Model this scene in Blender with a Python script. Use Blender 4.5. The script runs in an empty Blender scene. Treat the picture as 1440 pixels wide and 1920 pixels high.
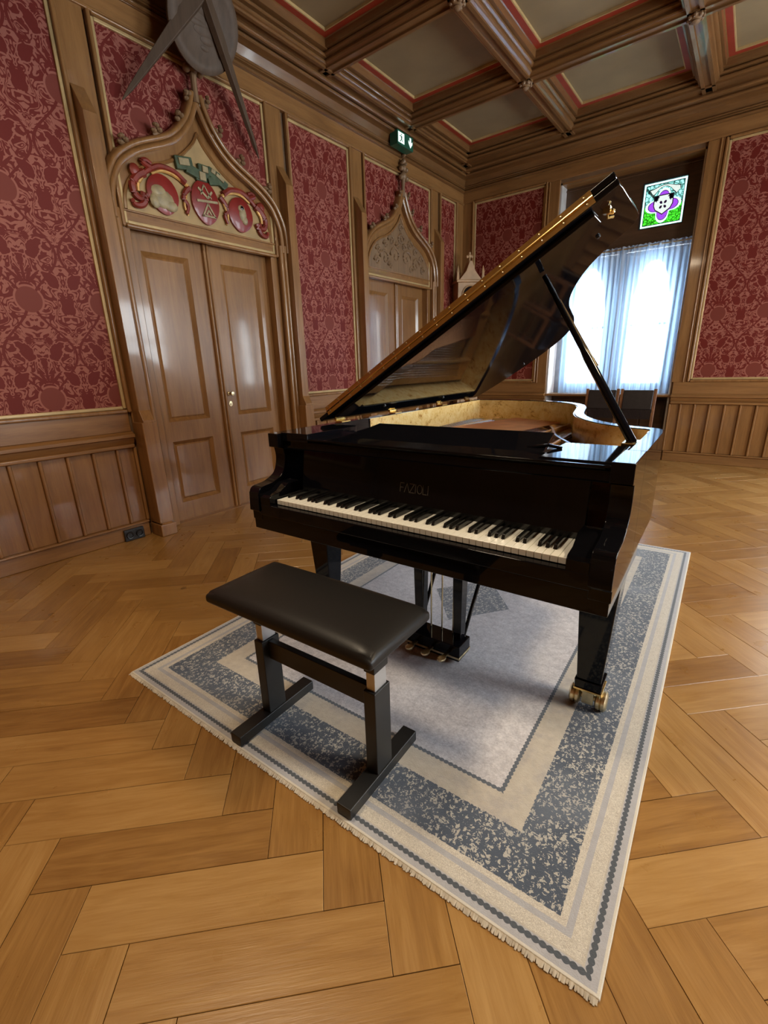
import bpy, bmesh, math, random
from mathutils import Vector, Matrix
random.seed(7)
S = bpy.context.scene
COL = S.collection

# ------------------------------------------------------------------ camera, world, light, exposure
F_PX = 857.1
CAM = Vector((3.8238, -7.0427, 1.2821)); YAW, PITCH, ROLL = -0.6623, 0.3058, -0.0299
def cam_axes():
    cy, sy, cp, sp = math.cos(YAW), math.sin(YAW), math.cos(PITCH), math.sin(PITCH)
    f = Vector((sy*cp, cy*cp, -sp)); r = Vector((cy, -sy, 0)); u = r.cross(f)
    cr, sr = math.cos(ROLL), math.sin(ROLL)
    return cr*r + sr*u, -sr*r + cr*u, f
CR, CU, CF = cam_axes()
cd = bpy.data.cameras.new('camera'); cam = bpy.data.objects.new('camera', cd); COL.objects.link(cam)
cd.sensor_fit = 'HORIZONTAL'; cd.sensor_width = 36.0; cd.lens = F_PX/1440*36.0; cd.clip_start = .05; cd.clip_end = 200
cam.matrix_world = Matrix(((CR.x, CU.x, -CF.x, CAM.x), (CR.y, CU.y, -CF.y, CAM.y), (CR.z, CU.z, -CF.z, CAM.z), (0, 0, 0, 1)))
S.camera = cam
def to_px(p):
    d = Vector(p) - CAM; z = d.dot(CF)
    if z < .05: return None
    return 720 + F_PX*d.dot(CR)/z, 960 - F_PX*d.dot(CU)/z

W = bpy.data.worlds.new('sky'); S.world = W; W.use_nodes = True
bgn = W.node_tree.nodes['Background']; bgn.inputs[0].default_value = (.94, .97, 1, 1); bgn.inputs[1].default_value = 19.0
S.view_settings.view_transform = 'Standard'; S.view_settings.look = 'None'; S.view_settings.gamma = 1
S.cycles.max_bounces = 6; S.cycles.diffuse_bounces = 3; S.cycles.glossy_bounces = 3; S.cycles.transparent_max_bounces = 10; S.cycles.transmission_bounces = 4
S.cycles.caustics_reflective = False; S.cycles.caustics_refractive = False; S.cycles.use_adaptive_sampling = True; S.cycles.adaptive_threshold = .03; S.cycles.sample_clamp_indirect = 6
S.view_settings.use_curve_mapping = False; S.view_settings.exposure = 0.5
RX, RY0, RY1 = 7.2, -9.6, 0.0             # the room: x 0..RX, y RY0..0
ZC = 4.08                                  # coffer panel height
def portal(loc, rot, sx, sy):
    l = bpy.data.lights.new('window_portal', 'AREA'); l.shape = 'RECTANGLE'; l.size = sx; l.size_y = sy; l.cycles.is_portal = True
    o = bpy.data.objects.new('window_portal', l); COL.objects.link(o); o.location = loc; o.rotation_euler = rot
H = math.pi/2
portal((2.25, .42, 2.05), (-H, 0, 0), 1.7, 2.9)
portal((5.45, .42, 2.05), (-H, 0, 0), 1.7, 2.9)
for yy in (-1.6, -4.4): portal((RX+.42, yy, 1.85), (0, H, 0), 2.2, 1.7)
# ------------------------------------------------------------------ materials
MATS = {}
class NT:
    def __init__(s, name):
        s.m = bpy.data.materials.new(name); s.m.use_nodes = True; s.t = s.m.node_tree
        s.t.nodes.clear(); s.out = s.t.nodes.new('ShaderNodeOutputMaterial')
    def n(s, typ, **kw):
        nd = s.t.nodes.new(typ)
        for k, v in kw.items(): setattr(nd, k, v)
        return nd
    def link(s, a, b): s.t.links.new(a, b)
    def val(s, sock, v):
        if hasattr(v, 'is_output') or isinstance(v, bpy.types.NodeSocket): s.link(v, sock)
        else: sock.default_value = v
    def math(s, op, a, b=None, c=None, clamp=False):
        nd = s.n('ShaderNodeMath', operation=op); nd.use_clamp = clamp
        s.val(nd.inputs[0], a)
        if b is not None: s.val(nd.inputs[1], b)
        if c is not None: s.val(nd.inputs[2], c)
        return nd.outputs[0]
    def ramp(s, fac, stops, interp='LINEAR'):
        nd = s.n('ShaderNodeValToRGB'); nd.color_ramp.interpolation = interp
        el = nd.color_ramp.elements
        while len(el) > 1: el.remove(el[-1])
        el[0].position, el[0].color = stops[0][0], (*stops[0][1], 1)
        for p, c in stops[1:]:
            e = el.new(p); e.color = (*c, 1)
        s.val(nd.inputs[0], fac); return nd.outputs[0]
    def mix(s, fac, a, b, blend='MIX'):
        nd = s.n('ShaderNodeMix', data_type='RGBA', blend_type=blend)
        s.val(nd.inputs[0], fac)
        for i, v in ((6, a), (7, b)):
            if isinstance(v, tuple): nd.inputs[i].default_value = (*v, 1)
            else: s.link(v, nd.inputs[i])
        return nd.outputs[2]
    def noise(s, vec, scale, detail=2, rough=.5, out=0, dist=0):
        nd = s.n('ShaderNodeTexNoise'); nd.inputs['Scale'].default_value = scale; nd.inputs['Detail'].default_value = detail
        nd.inputs['Roughness'].default_value = rough; nd.inputs['Distortion'].default_value = dist
        if vec is not None: s.link(vec, nd.inputs['Vector'])
        return nd.outputs[out]
    def mapping(s, vec, scale=(1, 1, 1), loc=(0, 0, 0), rot=(0, 0, 0)):
        nd = s.n('ShaderNodeMapping'); s.link(vec, nd.inputs[0])
        nd.inputs['Scale'].default_value = scale; nd.inputs['Location'].default_value = loc; nd.inputs['Rotation'].default_value = rot
        return nd.outputs[0]
    def coord(s, which='Object'): return s.n('ShaderNodeTexCoord').outputs[which]
    def bsdf(s, color, rough=.5, metal=0, coat=0, bump=None, bump_str=.1, bump_dist=.01, spec=.5, **kw):
        b = s.n('ShaderNodeBsdfPrincipled')
        if isinstance(color, tuple): b.inputs['Base Color'].default_value = (*color, 1)
        else: s.link(color, b.inputs['Base Color'])
        s.val(b.inputs['Roughness'], rough); b.inputs['Metallic'].default_value = metal
        b.inputs['Coat Weight'].default_value = coat; b.inputs['Coat Roughness'].default_value = .08
        b.inputs['Specular IOR Level'].default_value = spec
        for k, v in kw.items(): s.val(b.inputs[k.replace('_', ' ')], v)
        if bump is not None:
            bn = s.n('ShaderNodeBump'); bn.inputs['Strength'].default_value = bump_str; bn.inputs['Distance'].default_value = bump_dist
            s.link(bump, bn.inputs['Height']); s.link(bn.outputs[0], b.inputs['Normal'])
        return b.outputs[0]
    def done(s, shader): s.link(shader, s.out.inputs[0]); return s.m

def plain(name, color, rough=.5, metal=0, coat=0, var=.12, scale=9, bump=0, spec=.5, **kw):
    t = NT(name); c = t.coord('Object'); nz = t.noise(c, scale, 4)
    lo = tuple(x*(1-var) for x in color); hi = tuple(min(1, x*(1+var)) for x in color)
    col = t.ramp(nz, [(.3, lo), (.7, hi)])
    sh = t.bsdf(col, rough, metal, coat, bump=t.noise(c, scale*14, 2) if bump else None, bump_str=bump, bump_dist=.002, spec=spec, **kw)
    MATS[name] = t.done(sh); return MATS[name]

def wood(name, c0, c1, axis='Z', rough=.34, coat=.25, scale=1.0):
    t = NT(name); g = t.n('ShaderNodeNewGeometry').outputs['Position']
    sc = {'Z': (14, 14, 1.1), 'X': (1.1, 14, 14), 'Y': (14, 1.1, 14)}[axis]
    v = t.mapping(g, tuple(x*scale for x in sc))
    nz = t.noise(v, 1.6, 6, .6, dist=.6); fine = t.noise(t.mapping(g, tuple(x*6*scale for x in sc)), 2.0, 3, .6)
    f = t.math('ADD', t.math('MULTIPLY', nz, .75), t.math('MULTIPLY', fine, .25))
    blot = t.noise(g, 1.3, 2)
    f = t.math('ADD', f, t.math('MULTIPLY', t.math('SUBTRACT', blot, .5), .35))
    col = t.ramp(f, [(.3, c0), (.7, c1)])
    r = t.math('ADD', rough-.05, t.math('MULTIPLY', fine, .14))
    MATS[name] = t.done(t.bsdf(col, r, 0, coat, bump=f, bump_str=.08, bump_dist=.004)); return MATS[name]

WC0, WC1 = (.178, .08, .025), (.33, .161, .054)
wood('oak_upright', WC0, WC1, 'Z', rough=.3, coat=.4); wood('oak_along_y', WC0, WC1, 'Y'); wood('oak_along_x', WC0, WC1, 'X')
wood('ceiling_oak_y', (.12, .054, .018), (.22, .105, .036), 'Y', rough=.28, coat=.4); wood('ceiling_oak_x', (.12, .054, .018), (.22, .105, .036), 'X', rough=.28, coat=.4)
wood('oak_dark', (.055, .028, .014), (.105, .055, .028), 'X', rough=.3)
wood('oak_carved', (.15, .085, .04), (.27, .16, .08), 'Z', rough=.5, coat=.1)
wood('ornament_wood', (.06, .034, .018), (.11, .068, .04), 'Z', rough=.62, coat=0)
plain('gold_fillet', (.5, .35, .16), .35, .15, var=.2, scale=6)
plain('coffer_red', (.3, .035, .014), .5)
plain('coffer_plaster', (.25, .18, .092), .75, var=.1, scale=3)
plain('wall_core', (.16, .09, .045), .7)
plain('cream_paint', (.38, .25, .105), .55, var=.18, scale=7)
plain('shield_red', (.22, .016, .011), .4, var=.2, coat=.2)
plain('mantle_red', (.2, .025, .014), .42, var=.3, scale=20)
plain('mantle_gold', (.6, .34, .1), .4, .2, var=.25, scale=20)
plain('crest_green', (.05, .075, .035), .5, var=.4, scale=25)
plain('crest_pale', (.33, .26, .14), .5, var=.25, scale=25)
plain('brass', (.78, .56, .22), .22, 1, var=.12)
plain('brass_worn', (.66, .55, .34), .3, 1, var=.25, scale=30)
plain('chrome', (.6, .61, .62), .42, .8, var=.05)
plain('lacquer', (.0035, .0035, .0048), .05, 0, 0, var=.05, spec=.26)
plain('lacquer_satin', (.011, .0105, .01), .22, 0, .2, var=.1)
plain('ivory', (.88, .88, .82), .24, 0, .2, var=.02)
plain('ebony', (.009, .009, .009), .2, 0, .2, var=.05)
plain('felt_green', (.03, .08, .05), .9)
plain('felt_red', (.25, .02, .02), .9)
plain('black_metal', (.014, .0135, .013), .42, 0, 0, var=.15)
plain('black_plastic', (.012, .012, .014), .35, var=.2)
plain('letter_brass', (.1, .09, .075), .4, .3)
plain('copper', (.72, .33, .14), .3, 1)
plain('steel_string', (.72, .72, .72), .25, 1)
plain('soundboard_wood', (.5, .29, .11), .35, 0, .3, var=.2, scale=5)
plain('chair_leather', (.016, .011, .011), .38, var=.3, scale=20, bump=.15)
plain('chair_wood', (.2, .085, .035), .35, 0, .2, var=.25, scale=14)
plain('fringe_wool', (.7, .66, .58), .9, var=.15, scale=40)
plain('sign_green', (.012, .1, .06), .35)
plain('clock_wood', (.42, .25, .12), .45, var=.2, scale=8)
plain('stone', (.3, .31, .33), .8)
plain('glare_reveal', (.5, .47, .46), .45)  # window glare on the reveals, put into a pale base colour
plain('glass_black', (.01, .008, .008), .08)
plain('lead', (.03, .03, .035), .5, .4)

def simple_em(name, col, strength):
    t = NT(name); e = t.n('ShaderNodeEmission'); e.inputs[0].default_value = (*col, 1); e.inputs[1].default_value = strength
    MATS[name] = t.done(e.outputs[0])
simple_em('sign_light', (.75, 1, .88), 1.0)

def glass_tint(name, col, textured=0):
    t = NT(name); tr = t.n('ShaderNodeBsdfTransparent'); tl = t.n('ShaderNodeBsdfTranslucent'); gl = t.n('ShaderNodeBsdfGlossy')
    gl.inputs['Roughness'].default_value = .08
    if textured:
        v = t.n('ShaderNodeTexVoronoi', feature='DISTANCE_TO_EDGE'); v.inputs['Scale'].default_value = textured
        t.link(t.coord('Object'), v.inputs['Vector'])
        c = t.mix(t.math('LESS_THAN', v.outputs[0], .06), col, tuple(x*.2 for x in col))
        nz = t.noise(t.coord('Object'), textured*1.3, 3)
        c = t.mix(t.math('MULTIPLY', t.math('GREATER_THAN', nz, .55), .75), c, tuple(x*.4 for x in col))
        t.link(c, tr.inputs[0]); t.link(c, tl.inputs[0])
    else:
        tr.inputs[0].default_value = (*col, 1); tl.inputs[0].default_value = (*col, 1)
    a = t.n('ShaderNodeMixShader'); a.inputs[0].default_value = .25; t.link(tr.outputs[0], a.inputs[1]); t.link(tl.outputs[0], a.inputs[2])
    b = t.n('ShaderNodeMixShader'); b.inputs[0].default_value = .04; t.link(a.outputs[0], b.inputs[1]); t.link(gl.outputs[0], b.inputs[2])
    MATS[name] = t.done(b.outputs[0])
glass_tint('glass_white', (.2, .21, .2)); glass_tint('glass_rim', (.24, .32, .31)); glass_tint('glass_teal', (.16, .27, .255), 22)
glass_tint('glass_green', (.075, .27, .05), 30); glass_tint('glass_violet', (.14, .06, .2), 0)

def clear_glass():
    t = NT('window_glass'); tr = t.n('ShaderNodeBsdfTransparent'); gl = t.n('ShaderNodeBsdfGlossy'); gl.inputs['Roughness'].default_value = .02
    tr.inputs[0].default_value = (.93, .96, .97, 1); m = t.n('ShaderNodeMixShader'); m.inputs[0].default_value = .06
    t.link(tr.outputs[0], m.inputs[1]); t.link(gl.outputs[0], m.inputs[2]); MATS['window_glass'] = t.done(m.outputs[0])
clear_glass()
def curtain_mat():
    t = NT('sheer_cloth'); tr = t.n('ShaderNodeBsdfTransparent'); tl = t.n('ShaderNodeBsdfTranslucent'); df = t.n('ShaderNodeBsdfDiffuse')
    tl.inputs[0].default_value = (.22, .34, .5, 1); df.inputs[0].default_value = (.62, .66, .72, 1)
    a = t.n('ShaderNodeMixShader'); a.inputs[0].default_value = .45; t.link(tl.outputs[0], a.inputs[1]); t.link(df.outputs[0], a.inputs[2])
    b = t.n('ShaderNodeMixShader'); b.inputs[0].default_value = .95; t.link(tr.outputs[0], b.inputs[1]); t.link(a.outputs[0], b.inputs[2])
    MATS['sheer_cloth'] = t.done(b.outputs[0])
curtain_mat()

def damask():
    t = NT('damask'); uv = t.n('ShaderNodeUVMap').outputs[0]
    sp = t.n('ShaderNodeSeparateXYZ'); t.link(uv, sp.inputs[0]); u, v = sp.outputs[0], sp.outputs[1]
    Wd, Hd = .44, .635
    a = t.math('PINGPONG', u, Wd/2)                       # mirrored column
    q = t.math('FLOORED_MODULO', v, Hd)                   # 0..Hd, oval centre at q=.12
    ph = t.math('MULTIPLY', v, 2*math.pi/Hd); R = Hd/(2*math.pi)
    cx = t.n('ShaderNodeCombineXYZ'); t.link(a, cx.inputs[0]); t.link(t.math('MULTIPLY', t.math('COSINE', ph), R), cx.inputs[1]); t.link(t.math('MULTIPLY', t.math('SINE', ph), R), cx.inputs[2])
    n1 = t.noise(t.mapping(cx.outputs[0], loc=(5.3, 2.1, 8.8)), 10.5, 1.3, .5, dist=.9)
    n2 = t.noise(t.mapping(cx.outputs[0], loc=(1.7, 4.4, 6.2)), 24, 1.5, .4, dist=.5)
    wob = t.math('MULTIPLY', t.math('SUBTRACT', n2, .5), 1.5)
    def ell(cu, cv, ru, rv, rot=0, w=1):
        x = t.math('SUBTRACT', a, cu); y = t.math('SUBTRACT', q, cv); c, s_ = math.cos(rot), math.sin(rot)
        xr = t.math('ADD', t.math('MULTIPLY', x, c/ru), t.math('MULTIPLY', y, s_/ru))
        yr = t.math('ADD', t.math('MULTIPLY', x, -s_/rv), t.math('MULTIPLY', y, c/rv))
        r_ = t.math('SQRT', t.math('ADD', t.math('MULTIPLY', xr, xr), t.math('MULTIPLY', yr, yr)))
        return t.math('ADD', r_, wob) if w else r_
    oval = ell(0, .12, .074, .078, 0, 0)
    dark = None
    bird = ell(.09, .44, .034, .07, -.55); lf = ell(.155, .25, .036, .05, .6)
    for e in (bird, ell(.06, .5, .018, .024, .5), lf, ell(0, .36, .018, .036), ell(.2, .13, .018, .05, 0)):
        d = t.math('LESS_THAN', e, 1.0); dark = d if dark is None else t.math('MAXIMUM', dark, d)
    halo = None
    for e, r in ((bird, 1.22), (lf, 1.25), (oval, 1.16)):
        d = t.math('LESS_THAN', e, r); halo = d if halo is None else t.math('MAXIMUM', halo, d)
    for ang in (0, .36, .72):                              # fan of leaves over the oval
        e = ell(math.sin(ang)*.075, .2+math.cos(ang)*.075, .009, .055, -ang); dark = t.math('MAXIMUM', dark, t.math('LESS_THAN', e, 1.0))
    og = t.math('SUBTRACT', a, t.math('ADD', .115, t.math('MULTIPLY', t.math('COSINE', t.math('ADD', ph, 2.2)), .095)))
    stem = t.math('LESS_THAN', t.math('ABSOLUTE', og), .009); dark = t.math('MAXIMUM', dark, stem)
    fil = t.math('GREATER_THAN', t.math('ADD', t.math('SINE', t.math('MULTIPLY', n1, 58)), t.math('MULTIPLY', t.math('SUBTRACT', n2, .5), 5.0)), -.1)
    fil = t.math('MULTIPLY', fil, t.math('SUBTRACT', 1, halo))
    dark = t.math('MAXIMUM', dark, fil)
    ov = t.math('LESS_THAN', oval, 1.0)
    fine = t.noise(t.mapping(uv, (1, 1, 1)), 420, 2)
    light = t.mix(fine, (.27, .085, .06), (.345, .115, .082)); dk = t.mix(fine, (.115, .008, .004), (.155, .012, .006)); md = t.mix(fine, (.15, .026, .016), (.2, .038, .024))
    col = t.mix(dark, light, dk); col = t.mix(ov, col, md)
    h = t.math('MAXIMUM', dark, ov)
    MATS['damask'] = t.done(t.bsdf(col, .62, 0, 0, bump=h, bump_str=.25, bump_dist=.002, spec=.3))
damask()

def parquet():
    t = NT('parquet'); uv = t.n('ShaderNodeUVMap').outputs[0]
    rnd = t.math('FRACT', t.math('ADD', t.n('ShaderNodeObjectInfo').outputs['Random'], t.n('ShaderNodeNewGeometry').outputs['Random Per Island']))
    off = t.n('ShaderNodeCombineXYZ'); t.link(t.math('MULTIPLY', rnd, 37), off.inputs[0]); t.link(t.math('MULTIPLY', rnd, 91), off.inputs[1])
    vm = t.n('ShaderNodeVectorMath', operation='ADD'); t.link(uv, vm.inputs[0]); t.link(off.outputs[0], vm.inputs[1])
    g1 = t.noise(t.mapping(vm.outputs[0], (2.2, 22, 1)), 1.4, 5, .6, dist=1.2)
    g2 = t.noise(t.mapping(vm.outputs[0], (9, 160, 1)), 1.2, 3, .6)
    gp = t.n('ShaderNodeNewGeometry').outputs['Position']; blot = t.noise(gp, 2.3, 3)
    f = t.math('ADD', t.math('MULTIPLY', g1, .6), t.math('MULTIPLY', g2, .22))
    f = t.math('ADD', f, t.math('MULTIPLY', t.math('SUBTRACT', rnd, .5), .34)); f = t.math('ADD', f, t.math('MULTIPLY', t.math('SUBTRACT', blot, .5), .3))
    col = t.ramp(f, [(.12, (.2, .088, .02)), (.42, (.335, .17, .046)), (.72, (.455, .26, .088))])
    kn = t.n('ShaderNodeTexVoronoi'); kn.inputs['Scale'].default_value = 1.7; t.link(vm.outputs[0], kn.inputs['Vector'])
    col = t.mix(t.math('MULTIPLY', t.math('LESS_THAN', kn.outputs['Distance'], .035), .6), col, (.1, .045, .015))
    r = t.math('ADD', .2, t.math('MULTIPLY', t.noise(gp, 9, 4), .22))
    MATS['parquet'] = t.done(t.bsdf(col, r, 0, .12, bump=g2, bump_str=.12, bump_dist=.003))
parquet()

RW, RL = 1.956, 2.852
def rug_mat():
    t = NT('rug_wool'); uv = t.n('ShaderNodeUVMap').outputs[0]
    sp = t.n('ShaderNodeSeparateXYZ'); t.link(uv, sp.inputs[0]); u, v = sp.outputs[0], sp.outputs[1]
    dx = t.math('MINIMUM', u, t.math('SUBTRACT', RW, u)); dy = t.math('MINIMUM', v, t.math('SUBTRACT', RL, v))
    d = t.math('MINIMUM', dx, dy)
    side = t.math('LESS_THAN', dx, dy)                     # along coordinate of the border
    al = t.math('ADD', t.math('MULTIPLY', side, v), t.math('MULTIPLY', t.math('SUBTRACT', 1, side), u))
    lt = lambda x, y: t.math('LESS_THAN', x, y)
    band = lambda lo, hi, dd=d: t.math('MULTIPLY', t.math('GREATER_THAN', dd, lo), lt(dd, hi))
    big = t.noise(uv, 2.2, 4, .6); mid = t.noise(uv, 34, 3, .65); fine = t.noise(uv, 260, 2, .6)
    cream = t.mix(mid, (.38, .335, .28), (.58, .535, .46)); grey = t.mix(mid, (.34, .335, .35), (.46, .455, .48))
    field = t.mix(t.math('ADD', t.math('ADD', t.math('MULTIPLY', t.math('SUBTRACT', mid, .3), 1.0), t.math('MULTIPLY', t.math('SUBTRACT', t.noise(uv, 110, 3, .7), .5), 1.1)), t.math('MULTIPLY', t.math('SUBTRACT', big, .36), 1.2), clamp=True), (.35, .335, .365), (.8, .78, .8))
    vo = t.n('ShaderNodeTexVoronoi', feature='F1'); vo.inputs['Scale'].default_value = 80; t.link(t.mapping(uv, (1, .72, 1)), vo.inputs['Vector'])
    vd = t.noise(uv, 70, 2, .5, dist=2.2)
    spots = t.math('GREATER_THAN', t.math('ADD', vd, t.math('MULTIPLY', t.math('SUBTRACT', .42, vo.outputs['Distance']), .38)), .545)
    fade = t.noise(t.mapping(uv, loc=(5, 2, 0)), 3.1, 2)
    navy = t.mix(big, (.045, .058, .082), (.09, .112, .155)); leopard = t.mix(spots, navy, t.mix(fade, (.36, .35, .33), (.54, .51, .45)))
    leopard = t.mix(t.math('MULTIPLY', t.math('SUBTRACT', fade, .5), 2.2, clamp=True), leopard, (.2, .23, .28))
    zig = t.math('MULTIPLY', t.math('ABSOLUTE', t.math('SINE', t.math('MULTIPLY', al, math.pi/.017))), .0042)
    def rope(c, w):
        return lt(t.math('ABSOLUTE', t.math('SUBTRACT', d, c)), t.math('ADD', w, zig))
    # relief lace in the cream bands
    lace = t.math('LESS_THAN', t.math('ABSOLUTE', t.math('SUBTRACT', t.noise(uv, 95, 1, .5, dist=3.0), .5)), .07)
    lace_zone = t.math('MAXIMUM', band(.044, .078), band(.094, .118))
    cream = t.mix(t.math('MULTIPLY', t.math('MULTIPLY', lace, lace_zone), .8), cream, (.68, .63, .54))
    col = field
    inner = t.mix(t.math('MULTIPLY', t.math('SUBTRACT', t.noise(t.mapping(uv, (1, 1, 1)), 9, 5, .7), .5), 3.0, clamp=True), cream, (.3, .28, .3))
    col = t.mix(lt(d, .352), col, inner)
    wob = t.math('ADD', d, t.math('MULTIPLY', t.math('SUBTRACT', t.noise(uv, 130, 2), .5), .012))
    col = t.mix(band(.111, .262, wob), col, leopard)
    col = t.mix(lt(d, .111), col, cream)
    col = t.mix(band(.078, .094), col, grey)
    col = t.mix(lt(d, .04), col, grey)
    col = t.mix(lt(d, .008), col, (.62, .58, .5))
    col = t.mix(rope(.03, .0035), col, (.075, .085, .1)); col = t.mix(rope(.357, .0035), col, (.1, .115, .14))
    # medallion
    mx = t.math('ABSOLUTE', t.math('SUBTRACT', u, .98)); my = t.math('ABSOLUTE', t.math('SUBTRACT', v, 1.44))
    md = t.math('ADD', t.math('DIVIDE', mx, .225), t.math('DIVIDE', my, .275))
    col = t.mix(t.math('MULTIPLY', lt(md, 1.0), .88), col, leopard)
    hgt = t.math('ADD', t.math('MULTIPLY', fine, .5), t.math('ADD', t.math('MULTIPLY', mid, .8), t.math('MULTIPLY', t.math('MULTIPLY', lace, lace_zone), .8)))
    hgt = t.math('ADD', hgt, t.math('MULTIPLY', t.math('MULTIPLY', spots, band(.111, .262)), .5))
    MATS['rug_wool'] = t.done(t.bsdf(col, .8, 0, 0, bump=hgt, bump_str=.5, bump_dist=.004, Sheen_Weight=.35, spec=.25))
rug_mat()

def burl():
    t = NT('burl_veneer'); c = t.coord('Object'); n1 = t.noise(c, 9, 5, .65, dist=1.6); n2 = t.noise(c, 38, 3, .6, dist=2)
    f = t.math('ADD', t.math('MULTIPLY', n1, .6), t.math('MULTIPLY', n2, .4))
    col = t.ramp(f, [(.37, (.42, .18, .04)), (.45, (.84, .52, .17)), (.62, (.95, .7, .32))])
    MATS['burl_veneer'] = t.done(t.bsdf(col, .16, 0, .4))
burl()
def bronze():
    t = NT('gold_plate'); c = t.coord('Object')
    MATS['gold_plate'] = t.done(t.bsdf(t.ramp(t.noise(c, 30, 3), [(.3, (.66, .36, .12)), (.7, (.8, .48, .18))]), .42, .35))
bronze()
def leather():
    t = NT('bench_leather'); c = t.coord('Object'); v = t.n('ShaderNodeTexVoronoi'); v.inputs['Scale'].default_value = 330; t.link(c, v.inputs['Vector'])
    MATS['bench_leather'] = t.done(t.bsdf((.011, .01, .0095), .42, 0, 0, spec=.4, bump=v.outputs[0], bump_str=.08, bump_dist=.001))
leather()

# ------------------------------------------------------------------ mesh helpers
class MB:
    def __init__(s): s.v = []; s.f = []; s.uv = {}
    def add(s, vs, fs):
        b = len(s.v); s.v.extend([tuple(p) for p in vs]); s.f.extend([tuple(i+b for i in f) for f in fs]); return s
    def box(s, x0, x1, y0, y1, z0, z1):
        return s.add([(x0, y0, z0), (x1, y0, z0), (x1, y1, z0), (x0, y1, z0), (x0, y0, z1), (x1, y0, z1), (x1, y1, z1), (x0, y1, z1)],
                     [(0, 3, 2, 1), (4, 5, 6, 7), (0, 1, 5, 4), (1, 2, 6, 5), (2, 3, 7, 6), (3, 0, 4, 7)])
    def taper(s, c0, h0, c1, h1):        # frustum between rectangles: centres and (hx,hy)
        q = [(-1, -1), (1, -1), (1, 1), (-1, 1)]
        return s.add([(c0[0]+a*h0[0], c0[1]+b*h0[1], c0[2]) for a, b in q]+[(c1[0]+a*h1[0], c1[1]+b*h1[1], c1[2]) for a, b in q],
                     [(0, 3, 2, 1), (4, 5, 6, 7), (0, 1, 5, 4), (1, 2, 6, 5), (2, 3, 7, 6), (3, 0, 4, 7)])
    def prism(s, poly, t0, t1, f):       # polygon (p,q) extruded t0..t1, f(p,q,t)->xyz
        n = len(poly); vs = [f(p, q, t0) for p, q in poly]+[f(p, q, t1) for p, q in poly]
        return s.add(vs, [tuple(range(n)), tuple(range(2*n-1, n-1, -1))]+[(i, (i+1) % n, n+(i+1) % n, n+i) for i in range(n)])
    def strip(s, A, B, C, D):            # U-shaped solid: outer A, inner B (bottom), outer C, inner D (top): lists of xyz
        n = len(A); vs = A+B+C+D; fs = []
        for i in range(n-1):
            a, b, c, d = i, n+i, 2*n+i, 3*n+i
            fs += [(a, a+1, c+1, c), (b+1, b, d, d+1), (c, c+1, d+1, d), (a+1, a, b, b+1)]
        fs += [(0, 2*n, 3*n, n), (n-1, 2*n-1, 4*n-1, 3*n-1)]
        return s.add(vs, fs)
    def sweep(s, path, prof, f, closed=False):   # path (a,z) in a plane, prof [(off,n)], f(a,n,z)->xyz
        m = len(path); k = len(prof); vs = []
        for i, (a, z) in enumerate(path):
            p0 = path[max(0, i-1)]; p1 = path[min(m-1, i+1)]
            d = Vector((p1[0]-p0[0], p1[1]-p0[1])).normalized(); nx, nz = d.y, -d.x
            for o, n in prof: vs.append(f(a+nx*o, n, z+nz*o))
        fs = [(i*k+j, i*k+(j+1) % k, (i+1)*k+(j+1) % k, (i+1)*k+j) for i in range(m-1) for j in range(k)]
        fs += [tuple(range(k-1, -1, -1)), tuple(range((m-1)*k, m*k))]
        return s.add(vs, fs)
    def tube(s, pts, r, seg=8, r1=None):
        P = [Vector(p) for p in pts]; m = len(P); vs = []
        for i, p in enumerate(P):
            d = (P[min(m-1, i+1)]-P[max(0, i-1)]).normalized(); up = Vector((0, 0, 1)) if abs(d.z) < .9 else Vector((1, 0, 0))
            x = d.cross(up).normalized(); y = d.cross(x); rr = r if r1 is None else r+(r1-r)*i/(m-1)
            if isinstance(r, (list, tuple)): rr = r[i]
            for j in range(seg):
                t = 2*math.pi*j/seg; vs.append(p+x*math.cos(t)*rr+y*math.sin(t)*rr)
        fs = [(i*seg+j, i*seg+(j+1) % seg, (i+1)*seg+(j+1) % seg, (i+1)*seg+j) for i in range(m-1) for j in range(seg)]
        fs += [tuple(range(seg-1, -1, -1)), tuple(range((m-1)*seg, m*seg))]
        return s.add(vs, fs)
    def lathe(s, prof, seg, f):          # prof [(r,h)]
        k = len(prof); vs = [f(r*math.cos(2*math.pi*j/seg), r*math.sin(2*math.pi*j/seg), h) for j in range(seg) for r, h in prof]
        fs = [(j*k+i, ((j+1) % seg)*k+i, ((j+1) % seg)*k+i+1, j*k+i+1) for j in range(seg) for i in range(k-1)]
        if prof[0][0] > 1e-6: fs.append(tuple(j*k for j in range(seg-1, -1, -1)))
        if prof[-1][0] > 1e-6: fs.append(tuple(j*k+k-1 for j in range(seg)))
        return s.add(vs, fs)
    def blob(s, c, r, seg=8, rings=5, f=None):
        vs = []; 
        for i in range(1, rings):
            t = math.pi*i/rings
            for j in range(seg):
                a = 2*math.pi*j/seg; vs.append((c[0]+r[0]*math.sin(t)*math.cos(a), c[1]+r[1]*math.sin(t)*math.sin(a), c[2]+r[2]*math.cos(t)))
        vs += [(c[0], c[1], c[2]+r[2]), (c[0], c[1], c[2]-r[2])]; n = len(vs)
        if f: vs = [f(*p) for p in vs]
        fs = [(i*seg+j, (i+1)*seg+j, (i+1)*seg+(j+1) % seg, i*seg+(j+1) % seg) for i in range(rings-2) for j in range(seg)]
        fs += [(n-2, j, (j+1) % seg) for j in range(seg)]+[(n-1, (rings-2)*seg+(j+1) % seg, (rings-2)*seg+j) for j in range(seg)]
        return s.add(vs, fs)
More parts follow.
